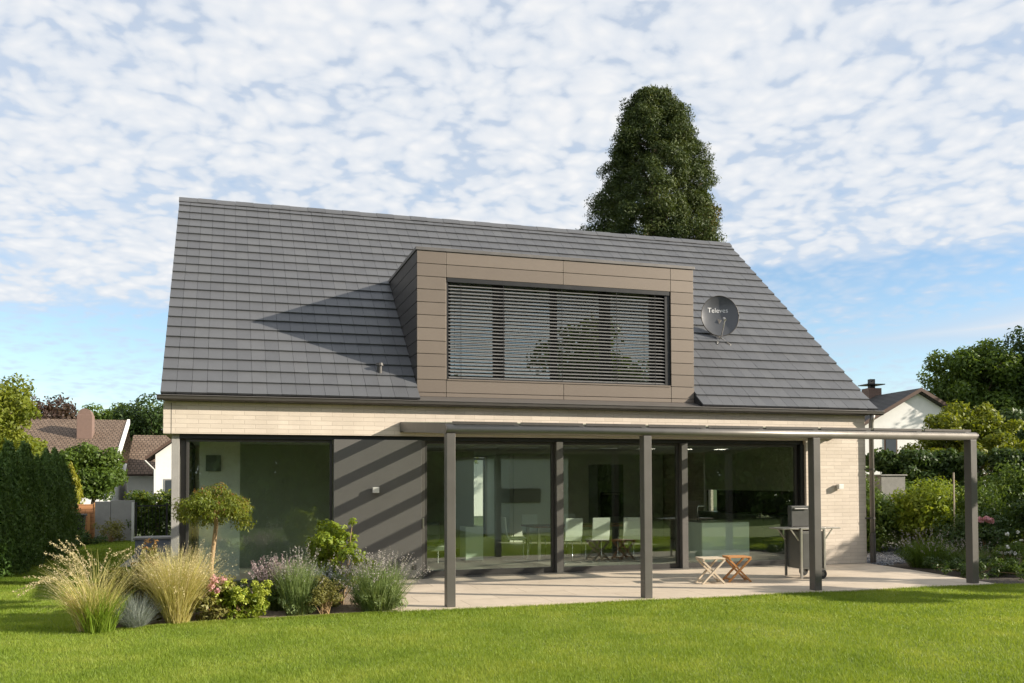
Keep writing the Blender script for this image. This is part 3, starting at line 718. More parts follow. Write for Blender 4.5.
fo = bpy.data.objects.new('lettering', fc); COL.objects.link(fo)
dg = bpy.context.evaluated_depsgraph_get(); tm = bpy.data.meshes.new_from_object(fo.evaluated_get(dg))
bpy.data.objects.remove(fo)
for vtx in tm.vertices:
    u, v = vtx.co.x - .03, vtx.co.y + .14
    vtx.co = dpnt(u, v, .004) - origin(sdish)
link('lettering', tm, M['letters'], refl)
arm0 = dpnt(.0, -RB * .96, -.02); armt = dc_ + dn * .40 + dv * (-.20)
arm = MB().tube([arm0 - dn * .06 + dv * -.03, arm0 + dn * .03 - dv * .05, armt], .013, 8).build('feed_arm', M['steel'], sdish, smooth=True)
MB().tube([armt - dv * .02, armt + (dc_ - armt).normalized() * .10], [.028, .032], 12).build('feed_horn', M['steel'], arm)
mnt = MB().tube([Vector((11.276, 1.97, rz_(1.97) + .0)), Vector((11.276, 1.97, rz_(1.97) + .45))], .024, 10)
mnt.bar(Vector((11.276, 1.97, rz_(1.97) + .30)), dpnt(0, -.05, -.012), .07, .12)
mnt.bar((11.276, 1.97, rz_(1.97) + .04), (11.11, 1.68, rz_(1.68) + .04), .04, .03).bar((11.276, 1.97, rz_(1.97) + .04), (11.43, 1.68, rz_(1.68) + .04), .04, .03)
mnt.build('mount', M['steel'], sdish)

# ================================================================== barbecue, stools
bb = thing('barbecue_grill', (10.68, -1.98, 0), 'grey steel barbecue trolley with open lid and folding side shelves behind a pergola post', 'barbecue', rz=R(-3), local=True)
MB().box(-.20, .20, -.245, .245, .17, .82).build('body', M['bbq'], bb, bevel=.008)
MB().box(-.19, .19, -.252, -.247, .20, .78).build('door', M['bbq_d'], bb, bevel=.003)
for sx in (-1, 1):
    for sy in (-1, 1):
        MB().box(sx * .222 - .018, sx * .222 + .018, sy * .25 - .018, sy * .25 + .018, .012 if sx < 0 else .09, .845).build('leg', M['steel'] if sy < 0 else M['bbq'], bb, bevel=.003)
MB().box(-.24, .24, -.27, .27, .846, .880).build('grill_tray', M['steel'], bb, bevel=.005)
ld = MB().box(-.18, .20, .13, .255, .882, 1.25).build('lid', M['bbq_d'], bb, bevel=.015)
MB().tube([(-.13, .10, 1.20), (.13, .10, 1.20)], .012, 8).box(-.13, -.115, .10, .132, 1.19, 1.21).box(.115, .13, .10, .132, 1.19, 1.21).build('lid_handle', M['steel'], ld)
for sx in (-1, 1):
    sh = MB().box(min(sx * .243, sx * .56), max(sx * .243, sx * .56), -.24, .24, .855, .876).build('side_shelf', M['steel'], bb, bevel=.004)
    for sy in (-1, 1):
        MB().bar((sx * .25, sy * .22, .66), (sx * .40, sy * .22, .852), .012, .02).build('bracket', M['steel'], sh)
for sy in (-1, 1):
    wv_ = MB().tube([(.15, sy * .31, .085), (.15, sy * .272, .085)], .085, 20).build('wheel', M['rubber'], bb, bevel=.01)
    MB().tube([(.15, sy * .316, .085), (.15, sy * .262, .085)], .03, 12).build('hub', M['bbq'], wv_)

st0 = thing('folding_stool', (8.68, -2.22, 0), 'pale weathered folding wooden stool, left one of the pair on the terrace', 'stool', 'folding stools on the terrace', rz=R(-9), local=True)
def stool(root, m):
    sl = MB()
    for k in range(6): y = -.155 + k * .062; sl.box(-.195, .195, y - .027, y + .027, .405, .425)
    sl.box(-.19, -.16, -.18, .18, .384, .404).box(.16, .19, -.18, .18, .384, .404)
    sl.build('seat', M[m], root, bevel=.003)
    for sy, a in ((-.16, 1), (.16, 1), (-.125, -1), (.125, -1)):
        MB().bar((-.20 * a, sy, .0), (.19 * a, sy, .395), .026, .046, (0, 1, 0)).build('leg', M[m], root)
    MB().bar((-.155, -.15, .045), (-.155, .15, .045), .018, .03).build('stretcher', M[m], root)
    MB().bar((.150, -.115, .045), (.150, .115, .045), .018, .03).build('stretcher', M[m], root)
stool(st0, 'wood')
st1 = copy_tree(st0, (9.24, -2.12, 0), R(-12), 'orange teak folding stool, right one of the pair on the terrace')
for ch in kids(st1):
    ch.data = ch.data.copy(); ch.data.materials[0] = M['wood_o']

# ================================================================== furniture behind the glass
tb = thing('dining_table', (8.5, 2.85, .012), 'long dining table with thin brown top behind the middle glazing', 'table', local=True)
MB().box(-1.35, 1.35, -.45, .45, .705, .74).build('tabletop', M['table'], tb, bevel=.005)
for sx in (-1, 1):
    for sy in (-1, 1): MB().box(sx * 1.22 - .03, sx * 1.22 + .03, sy * .38 - .03, sy * .38 + .03, 0, .704).build('leg', M['steel'], tb)
def chair_at(x, y, rz, label):
    c = thing('dining_chair', (x, y, .012), label, 'chair', 'white chairs around the dining table', rz=rz, local=True)
    prof = [(-.20, .46), (.20, .46), (.24, .56), (.27, .93), (.245, .93), (.21, .58), (.17, .50), (-.20, .50)]
    MB().prism([(p[0], p[1]) for p in prof[:3] + prof[5:]], 'x', -.19, .19).build('seat', M['chair'], c, bevel=.01)
    MB().prism([(.241, .561), (.275, .93), (.25, .93), (.212, .581)], 'x', -.19, .19).build('backrest', M['chair'], c, bevel=.008)
    for s in (-1, 1):
        MB().tube([(s * .175, .18, .455), (s * .175, -.20, .44), (s * .175, -.235, .40), (s * .175, -.235, .03), (s * .175, -.21, .012), (s * .175, .22, .012)], .011, 8).build('leg', M['chrome'], c, smooth=True)
    return c
c0 = chair_at(7.76, 1.95, R(183), 'white cantilever dining chair seen from behind, nearest the left glazing post')
copy_tree(c0, (8.40, 1.98, .012), R(177), 'white cantilever dining chair seen from behind, middle one of the near row')
copy_tree(c0, (9.10, 1.93, .012), R(172), 'white cantilever dining chair seen from behind, half hidden by the second pergola post')
copy_tree(c0, (7.6, 3.75, .012), R(4), 'white dining chair beyond the left end of the table')
copy_tree(c0, (8.5, 3.78, .012), R(-3), 'white dining chair on the far side of the table behind the near row')
copy_tree(c0, (6.87, 2.85, .012), R(88), 'white dining chair at the left head of the table')
# backs face the terrace: chair front is -y in its own frame, so the near row is turned round
isl = thing('kitchen_island', (10.88, 1.38, .012), 'pale green kitchen island behind the right glazing', 'kitchen island', local=True)
MB().box(-.55, .55, -.36, .36, .0, .82).build('cabinet', M['island'], isl, bevel=.004)
MB().box(-.56, .56, -.37, .37, .822, .842).build('worktop', M['int_dark'], isl, bevel=.003)
fa = MB().tube([(-.40, .1, .842), (-.40, .1, 1.12), (-.38, .1, 1.15), (-.24, .1, 1.15), (-.23, .1, 1.12)], .013, 8).build('faucet', M['chrome'], isl, smooth=True)
kc = thing('kitchen_cupboards', (12.95, 3.2, .012), 'dark fitted kitchen cupboards along the right interior wall', 'kitchen cupboards', local=True)
k1 = MB()
for k in range(6):
    for z0, z1 in ((.08, .34), (.345, .60), (.605, .86)): k1.box(-.30, .28, -2.3 + k * .75, -2.3 + k * .75 + .743, z0, z1)
k1.build('lower_cupboard', M['int_dark'], kc, bevel=.003)
MB().box(-.32, .28, -2.32, 2.25, .865, .90).build('worktop', M['int_dark'], kc)
MB().box(.24, .28, -2.3, 2.2, .902, 1.44).build('splashback', M['black'], kc)
k2 = MB()
for k in range(6): k2.box(-.10, .28, -2.3 + k * .75, -2.3 + k * .75 + .744, 1.45, 2.44)
k2.build('upper_cupboard', M['int_green'], kc, bevel=.003)
ov = thing('tall_cabinet', (10.15, 5.6, .012), 'tall dark oven cabinet standing behind the dining table', 'cabinet', local=True)
MB().box(-.35, .35, -.3, .3, 0, 2.1).build('carcass', M['int_dark'], ov, bevel=.004)
MB().box(-.28, .28, -.312, -.302, .8, 1.4).build('oven_door', M['black'], ov); MB().tube([(-.24, -.335, 1.36), (.24, -.335, 1.36)], .01, 8).build('handle', M['steel'], ov)
sb = thing('sideboard', (5.95, 3.0, .012), 'pale narrow sideboard seen through the left sliding door', 'sideboard', local=True)
MB().box(-.19, .19, -.25, .25, .04, .74).build('cabinet', M['island'], sb, bevel=.004); MB().box(-.17, .17, -.23, .23, 0, .038).build('plinth', M['int_dark'], sb)
ac = thing('armchair', (4.95, 2.3, .012), 'dark lounge chair on thin chrome legs behind the sliding door', 'armchair', rz=R(20), local=True)
MB().box(-.35, .35, -.32, .32, .30, .42).build('seat', M['int_dark'], ac, bevel=.03); MB().box(-.35, .35, .24, .36, .42, .85).build('backrest', M['int_dark'], ac, bevel=.03)
for sx in (-1, 1): MB().tube([(sx * .33, -.3, .46), (sx * .33, -.3, .012), (sx * .33, .3, .012), (sx * .33, .3, .46), (sx * .33, -.3, .46)], .012, 8).build('leg', M['chrome'], ac)

# ================================================================== near planting
def plant(name, loc, label, cat='plant', group=None): return thing(name, loc, label, cat, group)
def add_tuft(root, part, seed, base, n, L, th, bend, w, m, segs=5, rad=.06, az=None, azs=1.):
    V, F, tips, dirs = tuft(rng_(seed), base, n, L, th, bend, w, segs, rad, az, azs)
    npobj(part, V, F, M[m], root); return tips, dirs
GZ = -.02
# arching grass at the left end
p = plant('tall_grass', (-.50, -4.1, GZ), 'tall arching green and straw grass at the left end of the bed', 'grass plant')
add_tuft(p, 'blades', 11, (-.50, -4.1, GZ), 480, (.5, 1.02), (.03, .5), (.6, 1.9), .007, 'gr_gold', 8, .13)
add_tuft(p, 'blades', 12, (-.54, -4.1, GZ), 90, (.7, 1.0), (.1, .4), (1.0, 2.1), .008, 'gr_straw', 8, .10, math.pi, .8)
tp, td = add_tuft(p, 'stems', 13, (-.44, -4.05, GZ), 30, (1.0, 1.28), (.02, .4), (.8, 2.0), .006, 'gr_straw', 9, .1, math.pi * .85, .9)
V, F = spikes(rng_(14), tp, td, .42, 60, .020, .45); npobj('seed_heads', V, F, M['gr_straw'], p)
p = plant('green_grass_tuft', (-.42, -4.22, GZ), 'low bright green grass tuft at the foot of the arching grass', 'grass plant')
add_tuft(p, 'blades', 15, (-.42, -4.22, GZ), 420, (.28, .55), (.02, .55), (.2, .8), .009, 'gr_green', 5, .13)
p = plant('feather_grass', (.42, -3.88, GZ), 'golden feather grass fanning upright in the middle of the bed left part', 'grass plant', None)
add_tuft(p, 'blades', 16, (.42, -3.88, GZ), 1700, (.55, 1.0), (.02, .50), (.2, .95), .0055, 'gr_gold', 6, .10)
tp, td = add_tuft(p, 'stems', 17, (.42, -3.88, GZ), 320, (.8, 1.08), (.05, .55), (.35, 1.1), .004, 'gr_straw', 7, .09)
V, F = spikes(rng_(18), tp, td, .36, 18, .014, .5); npobj('seed_heads', V, F, M['gr_straw'], p)
p = plant('faded_perennial', (.02, -3.35, GZ), 'reddish faded leafy perennial between the two tall grasses', 'plant')
cen, rd = clumps(rng_(19), (.02, -3.35, .42), (.32, .3, .42), 22, (.10, .2), -1, .9)
V, F = cloud(rng_(20), cen, rd, 1500, .085, .38); npobj('leaves', V, F, M['lf_olive'], p)
add_tuft(p, 'stems', 21, (.02, -3.35, GZ), 110, (.6, .95), (.0, .5), (.1, .4), .008, 'gr_straw', 4, .16)
V, F = cloud(rng_(22), cen[:9] + [0, 0, .12], rd[:9] * .8, 320, .05, .6); npobj('flowers', V, F, M['lf_maple_r'], p)
p = plant('blue_fescue', (-.06, -3.98, GZ), 'small round silvery blue fescue tuft at the bed edge', 'grass plant')
add_tuft(p, 'blades', 23, (-.06, -3.98, GZ), 1300, (.26, .46), (.0, 1.15), (.15, .55), .0045, 'gr_blue', 4, .09)
# standard maple
p = plant('standard_maple', (.79, -2.9, GZ), 'small lollipop maple with umbrella crown on a bare pale stem before the left window', 'tree')
rg = rng_(24)
cen = []; 
for k in range(64):
    a = rg.uniform(0, 2 * math.pi); r = .50 * math.sqrt(rg.random()); cen.append((.79 + r * math.cos(a), -2.9 + r * math.sin(a), 1.60 - r * r * 1.15 + rg.uniform(-.24, .07)))
V, F = cloud(rg, cen, np.full((64, 3), .10) * rg.uniform(.6, 1.4, (64, 1)) * np.array([1.3, 1.3, .8]), 9500, .048, .30, .15, .6, .7, (0, 0, -.8))
npobj('crown', V, F, M['lf_maple'], p)
sel = np.array(cen)[:20] + [0, 0, .04]
V, F = cloud(rg, sel, np.full((20, 3), .11) * np.array([1.2, 1.2, .6]), 520, .046, .32, .3, .8, .7, (0, 0, -.6)); npobj('red_leaves', V, F, M['lf_maple_r'], p)
tk = MB().tube([(.79, -2.9, -.06), (.795, -2.9, .6), (.855, -2.9, 1.15), (.79, -2.9, 1.45)], [.036, .03, .028, .022], 10)
for c in cen[::4]: tk.tube([(.79, -2.9, 1.3), (.79 * .5 + c[0] * .5, -2.9 * .5 + c[1] * .5, 1.36 + .05 * math.sin(c[0] * 40)), (c[0], c[1], c[2] - .06)], [.014, .010, .004], 5)
tk.build('trunk', M['bark_y'], p, smooth=True)
# rose, euphorbia, heathers, lavenders
def leafy(name, loc, label, cz, rx, rz2, k, n, size, m, seed, asp=.5, cat='shrub', rk=(.07, .14), stems=26, stem_m='bark_y', sr=.006, group=None, ry=None):
    p = plant(name, (loc[0], loc[1], GZ), label, cat, group); rg = rng_(seed)
    cen, rd = clumps(rg, (loc[0], loc[1], cz), (rx, ry or rx, rz2), k, rk, -.9, .9)
    V, F = cloud(rg, cen, rd, n, size, asp, .35, .45, .7); npobj('leaves', V, F, M[m], p)
    mb = MB()
    for i in range(stems):
        c = Vector(cen[i % len(cen)]); b = Vector((loc[0] + rg.uniform(-.06, .06), loc[1] + rg.uniform(-.06, .06), GZ - .03))
        mb.tube([b, b.lerp(c, .5) + Vector((0, 0, .05)), c], [sr, sr * .7, sr * .4], 5)
    mb.build('stems', M[stem_m], p); return p, cen, rd
p, cen, rd = leafy('rose_bush', (.86, -3.72), 'dusky leafed rose with pink blooms beside the golden grass', .28, .24, .30, 20, 1500, .055, 'lf_olive', 30, .55)
V, F = cloud(rng_(31), [(.84, -3.88, .50), (.80, -3.90, .42), (.95, -3.80, .48), (.88, -3.92, .36)], np.array([(.055,) * 3, (.045,) * 3, (.045,) * 3, (.035,) * 3]), 300, .035, .9, .3); npobj('flowers', V, F, M['fl_pink'], p)
p, cen, rd = leafy('spurge', (1.18, -3.68), 'low spurge with round lime yellow flower heads at the lawn edge', .20, .34, .22, 22, 1700, .06, 'lf_shrub', 32, .4)
hd = np.stack([rng_(33).uniform(.84, 1.54, 40), rng_(34).uniform(-3.95, -3.5, 40), rng_(35).uniform(.18, .46, 40)], 1)
V, F = cloud(rng_(36), hd, np.full((40, 3), .05) * rng_(37).uniform(.6, 1.2, (40, 1)), 2400, .03, .8, .4, .9, .6); npobj('flower_heads', V, F, M['lf_euph'], p)
def lav(name, loc, label, n, L, th, m_st, m_fl, seed, w=.006, rad=.12, sp=.16, per=16, fsz=.022, n2=None, bend=(.05, .45), cat='plant', group=None, base_leaves=None):
    p = plant(name, (loc[0], loc[1], GZ), label, cat, group)
    add_tuft(p, 'stems', seed, (loc[0], loc[1], GZ), n, (L[0] * .55, L[1] * .8), th, bend, w * 1.3, m_st, 4, rad)
    tp, td = add_tuft(p, 'flower_stems', seed + 1, (loc[0], loc[1], GZ), n2 or n // 4, L, th, bend, w * .6, m_st, 4, rad)
    V, F = spikes(rng_(seed + 2), tp, td, sp, per, fsz, .3); npobj('flower_spikes', V, F, M[m_fl], p)
    if base_leaves:
        rg = rng_(seed + 3); cen, rd = clumps(rg, (loc[0], loc[1], L[0] * .35), (rad * 2.3, rad * 2.3, L[0] * .4), 24, (.06, .12), -.9, .9)
        V, F = cloud(rg, cen, rd, base_leaves, .045, .25, .3, .5, .7, (0, 0, 1.2)); npobj('leaves', V, F, M[m_st], p)
    return p
lav('heather', (1.66, -3.05), 'pinkish heather spikes behind the lime spurge', 500, (.5, .78), (.0, .5), 'lf_grey', 'fl_mauve', 40, sp=.24, per=24, fsz=.03)
lav('perovskia', (1.88, -3.55), 'tall grey green sage with thin mauve spikes in the bed centre', 900, (.55, .95), (.0, .38), 'lf_grey', 'fl_lav', 44, sp=.2, per=9, base_leaves=1900, n2=95)
lav('catmint', (2.2, -3.15), 'low smoky blue grey catmint in shade behind the small olive bush', 900, (.4, .66), (.0, .75), 'lf_bluegrey', 'lf_bluegrey', 48, sp=.2, per=16)
leafy('olive_bush', (2.22, -3.68), 'small rounded olive yellow bush at the lawn edge', .22, .22, .24, 26, 2400, .035, 'lf_olive', 52, .4, rk=(.05, .1))
leafy('lime_shrub', (2.50, -2.75), 'airy lime green shrub with cloud like tiers before the grey panel', .64, .50, .58, 44, 4600, .065, 'lf_shrub', 54, .5, rk=(.06, .16), stems=22, sr=.010)
lav('lavender', (2.93, -3.55), 'big round lavender bush with pale faded spikes at the terrace corner', 1700, (.60, .86), (.0, .8), 'lf_grey', 'fl_lav', 58, rad=.17, sp=.11, per=9, base_leaves=3600, n2=260)
leafy('leafy_perennial', (-.25, -3.5), 'reddish green leafy perennials tucked behind the tall arching grass', .3, .34, .34, 34, 3000, .06, 'lf_olive', 86, .4, cat='plant', ry=.45)
leafy('leafy_perennial', (.85, -3.3), 'grey green leafy perennials under the standard maple', .2, .5, .24, 34, 2600, .05, 'lf_grey', 87, .4, cat='plant', ry=.3)
leafy('leafy_perennial', (1.95, -3.0), 'mixed green leafy perennials filling the middle of the bed', .25, .7, .28, 46, 4200, .055, 'lf_mid', 63, .45, cat='plant', ry=.45)
leafy('leafy_perennial', (.25, -2.9), 'dull green leafy perennials behind the two tall grasses', .28, .55, .3, 40, 3400, .06, 'lf_olive', 64, .45, cat='plant', ry=.45)
leafy('dark_groundcover', (1.5, -2.6), 'dark low foliage along the foot of the left window', .12, .75, .18, 30, 1800, .06, 'lf_dark', 62, .5, cat='plant', ry=.35)
# right bed
lav('lavender', (14.25, -.95), 'wide shaded lavender clump beside the gravel strip', 1700, (.5, .8), (.0, .85), 'lf_mid', 'fl_lav', 66, rad=.3, sp=.13, per=12, fsz=.026, base_leaves=4200, n2=70, bend=(.1, .5))
lav('lavender', (14.9, -1.5), 'low grey lavender clump behind the rightmost pergola post', 1000, (.35, .6), (.0, .8), 'lf_grey', 'fl_lav', 70, rad=.25, sp=.10, per=10, fsz=.026, base_leaves=3000, n2=40)
p, cen, rd = leafy('rose_bush', (15.35, -1.35), 'dark rose bush with a salmon pink bloom right of the last pergola post', .5, .34, .42, 20, 1700, .06, 'lf_dark', 72, .55, rk=(.08, .16))
V, F = cloud(rng_(73), [(15.15, -1.50, .93), (15.05, -1.45, .92), (15.25, -1.5, .90)], np.full((3, 3), .055), 220, .05, .9, .3); npobj('flowers', V, F, M['fl_pink'], p)
p, cen, rd = leafy('daisy_clump', (15.0, -2.25), 'loose clump with small white flowers by the right lawn edge', .25, .45, .28, 20, 1600, .055, 'lf_mid', 75, .5, rk=(.08, .16), cat='plant')
V, F = cloud(rng_(76), np.stack([rng_(77).uniform(14.7, 15.5, 16), rng_(78).uniform(-2.6, -1.9, 16), rng_(79).uniform(.3, .72, 16)], 1), np.full((16, 3), .03), 200, .035, .9, .3); npobj('flowers', V, F, M['fl_white'], p)
leafy('leafy_perennial', (14.9, -2.9), 'low fresh green perennials along the lawn edge right of the last post', .12, .95, .2, 50, 5200, .05, 'lf_mid', 83, .45, cat='plant', ry=.5)
leafy('box_bush', (16.0, -2.0), 'low clipped green bush at the right edge of the bed', .28, .5, .32, 30, 3000, .04, 'lf_mid', 80, .5, rk=(.1, .2))
leafy('dark_groundcover', (14.0, -2.4), 'thin dark ground cover at the foot of the last pergola post', .10, .85, .16, 46, 3600, .05, 'lf_dark', 82, .5, cat='plant', ry=1.0)
# fern like tall shrubs in the right border
def border(name, label, loc, cz, r, k, n, size, m, seed, asp=.3, group=None, rk=(.22, .45)):
    p = thing(name, (loc[0], loc[1], -.03), label, 'shrub', group); rg = rng_(seed)
    cen, rd = clumps(rg, (loc[0], loc[1], cz), r, k, rk, -1, .85)
    V, F = cloud(rg, cen, rd, n, size, asp, .35, .4, .8, (0, 0, .5), .6); npobj('leaves', V, F, M[m], p)
    mb = MB()
    for i in range(14):
        c = Vector(cen[i % len(cen)]); b = Vector((loc[0] + rg.uniform(-.25, .25), loc[1] + rg.uniform(-.25, .25), -.08)); mb.tube([b, b.lerp(c, .5), c], [.025, .018, .008], 5)
    mb.build('stems', M['bark'], p)
    V, F, tp, td = tuft(rg, (loc[0], loc[1], cz * .5), 60, (cz * .7, cz * 1.05), (.0, .5), (.1, .5), .012, 4, .5)
    V2, F2 = spikes(rg, tp, td, .5, 16, size * 1.2, .5); npobj('shoots', V2, F2, M[m], p)
    return p
border('leafy_shrub', 'yellow green leafy shrub next to the downpipe', (15.4, 2.5), .85, (.95, .8, .95), 56, 9500, .10, 'lf_mid', 90)
border('leafy_shrub', 'feathery yellow green shrub beside the pale wooden stake', (16.5, 1.7), .90, (.85, .8, .9), 40, 7000, .11, 'lf_shrub', 91, .25)
border('leafy_shrub', 'dark mid green shrub behind the last pergola post', (17.7, 1.4), .85, (.9, .8, .85), 40, 6500, .10, 'lf_mid', 92)
border('leafy_shrub', 'dark green shrub at the right edge behind the rose', (18.6, .0), .9, (.95, .9, .95), 42, 7000, .09, 'lf_dark', 93, .45)
border('leafy_shrub', 'low dense dark shrub along the back of the gravel', (16.0, 3.3), .7, (1.6, .7, .8), 64, 12000, .08, 'lf_dark', 94, .45)
border('leafy_shrub', 'shadowy dark shrub low behind the lavender', (16.9, .55), .45, (1.3, .5, .5), 40, 5000, .08, 'lf_dark', 95, .45)
border('leafy_shrub', 'tall dark shrub closing the border at the right edge of the view', (19.0, 1.5), 1.1, (.8, .8, 1.1), 46, 8000, .10, 'lf_mid', 96, .4)
sk = thing('garden_stake', (16.47, .75, -.03), 'pale thin wooden stake standing among the right shrubs', 'stake')
MB().tube([(16.47, .75, -.2), (16.47, .75, 1.86)], .016, 8).build('stake', M['bamboo'], sk)

# ================================================================== left background
# thuja hedge: one column after another going back along the lawn
def conifer(name, label, loc, h, r, n, size, m, seed, group=None, cat='conifer', pw=2.2, tr=.07):
    t = thing(name, loc, label, cat, group); rg = rng_(seed)
    u = rg.random(n) ** .8; a = rg.uniform(0, 2 * math.pi, n)
    ph = rg.uniform(0, 6, 8)
    bump = 1 + .10 * np.sin(3 * a + ph[0] + 9 * u) + .10 * np.sin(5 * a + ph[1] - 17 * u) + .08 * np.sin(9 * a + ph[2] + 29 * u)
    prof = (1 - u ** pw * .93) * (.82 + .18 * np.minimum(u * 5, 1))
    rr = r * prof * bump * (.62 + .42 * rg.random(n) ** .5)
    pos = np.stack([loc[0] + rr * np.cos(a), loc[1] + rr * np.sin(a), loc[2] + u * h + rg.normal(size=n) * .05], 1)
    out = np.stack([np.cos(a), np.sin(a), 0 * a], 1)
    V, F = leafquads(rg, pos, out + rg.normal(size=(n, 3)) * .6 + [0, 0, .25], size, .42, out * .5 + [0, 0, 1.], .45)
    npobj('crown', V, F, M[m], t)
    MB().tube([(loc[0], loc[1], loc[2] - .1), (loc[0], loc[1], loc[2] + h * .8)], [tr, tr * .3], 8).build('trunk', M['bark'], t, smooth=True)
    return t
rgh = random.Random(3)
for k in range(12):
    y = .5 + k * .80
    conifer('thuja', 'dark thuja column of the tall clipped hedge on the left', (-3.12 + .012 * k + rgh.uniform(-.09, .09), y, -.06), 2.55 - .018 * k + rgh.uniform(-.14, .16), .43 + rgh.uniform(-.05, .05), 9000, .072, 'lf_thuja', 200 + k, 'thuja columns of the left hedge', 'hedge conifer', 2.4)
tree('maple_tree', 'yellow green maple rising behind the dark left hedge', (-5.9, 14.2, -.1), (-5.75, 14.2, 3.35), (1.9, 1.8, 2.1), 60, (.25, .55), 12000, .13, 'lf_yel', seed=230, trunk=.12)
tree('maple_tree', 'lower yellow green maple behind the far end of the hedge', (-5.9, 18.5, -.1), (-5.9, 18.5, 2.6), (1.2, 1.2, 1.2), 34, (.2, .42), 6500, .13, 'lf_yel', seed=231, trunk=.10)
conifer('golden_conifer', 'small golden yellow conifer at the end of the hedge', (-3.85, 17.0, -.1), 2.35, .42, 4500, .085, 'lf_gold', 232, pw=3.)
tree('laurel_tree', 'round mid green bushy tree in front of the brown roofed house', (-3.6, 19.5, -.1), (-3.58, 19.5, 1.85), (1.35, 1.2, 1.30), 44, (.3, .5), 15000, .13, 'lf_mid', seed=233, trunk=.09, aspect=.6)
tree('copper_beech', 'distant purple brown tree crown above the yellow maple', (-13.4, 68, -.1), (-13.4, 68, 6.4), (3.6, 3.2, 2.4), 40, (.8, 1.4), 7000, .34, 'lf_purple', seed=234, trunk=.3)
tree('oak_tree', 'distant dark green oak beside the eaves of the modern house', (-4.6, 62, -.1), (-4.6, 62, 5.6), (3.1, 3, 3.0), 46, (.7, 1.3), 9000, .30, 'lf_dark', seed=235, trunk=.3)
tree('oak_tree', 'small far green treetop between the chimney and the dark oak', (-10.2, 86, -.1), (-10.2, 86, 7.0), (3.6, 3, 2.6), 30, (.9, 1.4), 5000, .4, 'lf_mid', seed=236, trunk=.3)
# brown roofed neighbour house
h1 = thing('neighbour_house', (-9.5, 50, -.1), 'neighbour house with brown clay tiled roof and a stout chimney', 'house')
MB().box(-14.5, -5.6, 44.4, 57, -.1, 3.0).build('wall', M['white'], h1)
r1 = MB().add([(-14.8, 43.7, 2.95), (-5.35, 43.7, 2.95), (-5.35, 50.5, 5.72), (-14.8, 50.5, 5.72), (-14.8, 43.7, 3.10), (-5.35, 43.7, 3.10), (-5.35, 50.5, 5.87), (-14.8, 50.5, 5.87)], [(0, 3, 2, 1), (4, 5, 6, 7), (0, 1, 5, 4), (1, 2, 6, 5), (2, 3, 7, 6), (3, 0, 4, 7)])
r1.add([(-14.8, 50.5, 5.72), (-5.35, 50.5, 5.72), (-5.35, 57.3, 2.95), (-14.8, 57.3, 2.95)], [(0, 1, 2, 3)])
r1o = r1.build('roof', M['r_tile'], h1)
MB().prism([(43.6, 2.80), (50.5, 5.60), (50.5, 5.92), (43.6, 3.13)], 'x', -5.345, -5.18).build('verge_board', M['white'], r1o)
MB().box(-7.95, -7.05, 47.0, 48.1, 4.2, 5.95).build('chimney', M['chim'], r1o, bevel=.02)
MB().tube([(-7.5, 47.06, 5.95), (-7.5, 48.04, 5.95)], .40, 24).build('chimney_cap', M['chim'], r1o)
MB().box(-12.3, -12.26, 46.4, 46.44, 4.2, 5.3).build('vent_pipe', M['lamp_w'], r1o)
# lower wing
h2 = thing('neighbour_wing', (-3.5, 50, -.1), 'lower wing with tiled roof beside the white gable', 'house')
MB().box(-5.1, -1.2, 48.2, 55, -.1, 2.3).build('wall', M['white'], h2)
MB().add([(-5.15, 47.3, 2.1), (-1.0, 47.3, 2.1), (-1.0, 52.6, 4.85), (-5.15, 52.6, 4.85), (-5.15, 47.3, 2.22), (-1.0, 47.3, 2.22), (-1.0, 52.6, 4.97), (-5.15, 52.6, 4.97)], [(0, 3, 2, 1), (4, 5, 6, 7), (0, 1, 5, 4), (1, 2, 6, 5), (2, 3, 7, 6), (3, 0, 4, 7)]).build('roof', M['r_tile'], h2)
d2 = MB().box(-3.45, -2.65, 48.15, 48.19, 0, 2.0).build('door', M['int_dark'], h2)
MB().box(-3.5, -3.45, 48.13, 48.19, 0, 2.05).box(-2.65, -2.60, 48.13, 48.19, 0, 2.05).build('door_frame', M['conc'], h2)
# white gable
h3 = thing('neighbour_gable_house', (-1.2, 46, -.1), 'white gabled house with brown verge half hidden by the brick corner', 'house')
MB().prism([(-3.05, -.1), (.9, -.1), (.9, 3.35), (-1.08, 4.85), (-3.05, 3.35)], 'y', 43.0, 47.0).build('wall', M['white'], h3)
rf3 = MB()
rf3.prism([(-3.62, 3.02), (-3.62, 3.18), (-1.08, 5.10), (-1.08, 4.92)], 'y', 42.6, 47.2); rf3.prism([(1.46, 3.02), (1.46, 3.18), (-1.08, 5.10), (-1.08, 4.92)], 'y', 42.6, 47.2)
rf3o = rf3.build('roof', M['brownwood'], h3)
wn3 = MB().box(-2.55, -1.9, 42.96, 42.99, .7, 1.9).build('window', M['conc'], h3); MB().box(-2.48, -1.97, 42.94, 42.955, .78, 1.82).build('pane', M['wglass'], wn3)
MB().tube([(-3.62, 42.7, 3.0), (-3.1, 42.9, 2.45), (-3.1, 42.9, 0)], .05, 8).build('downpipe', M['lamp_w'], h3)
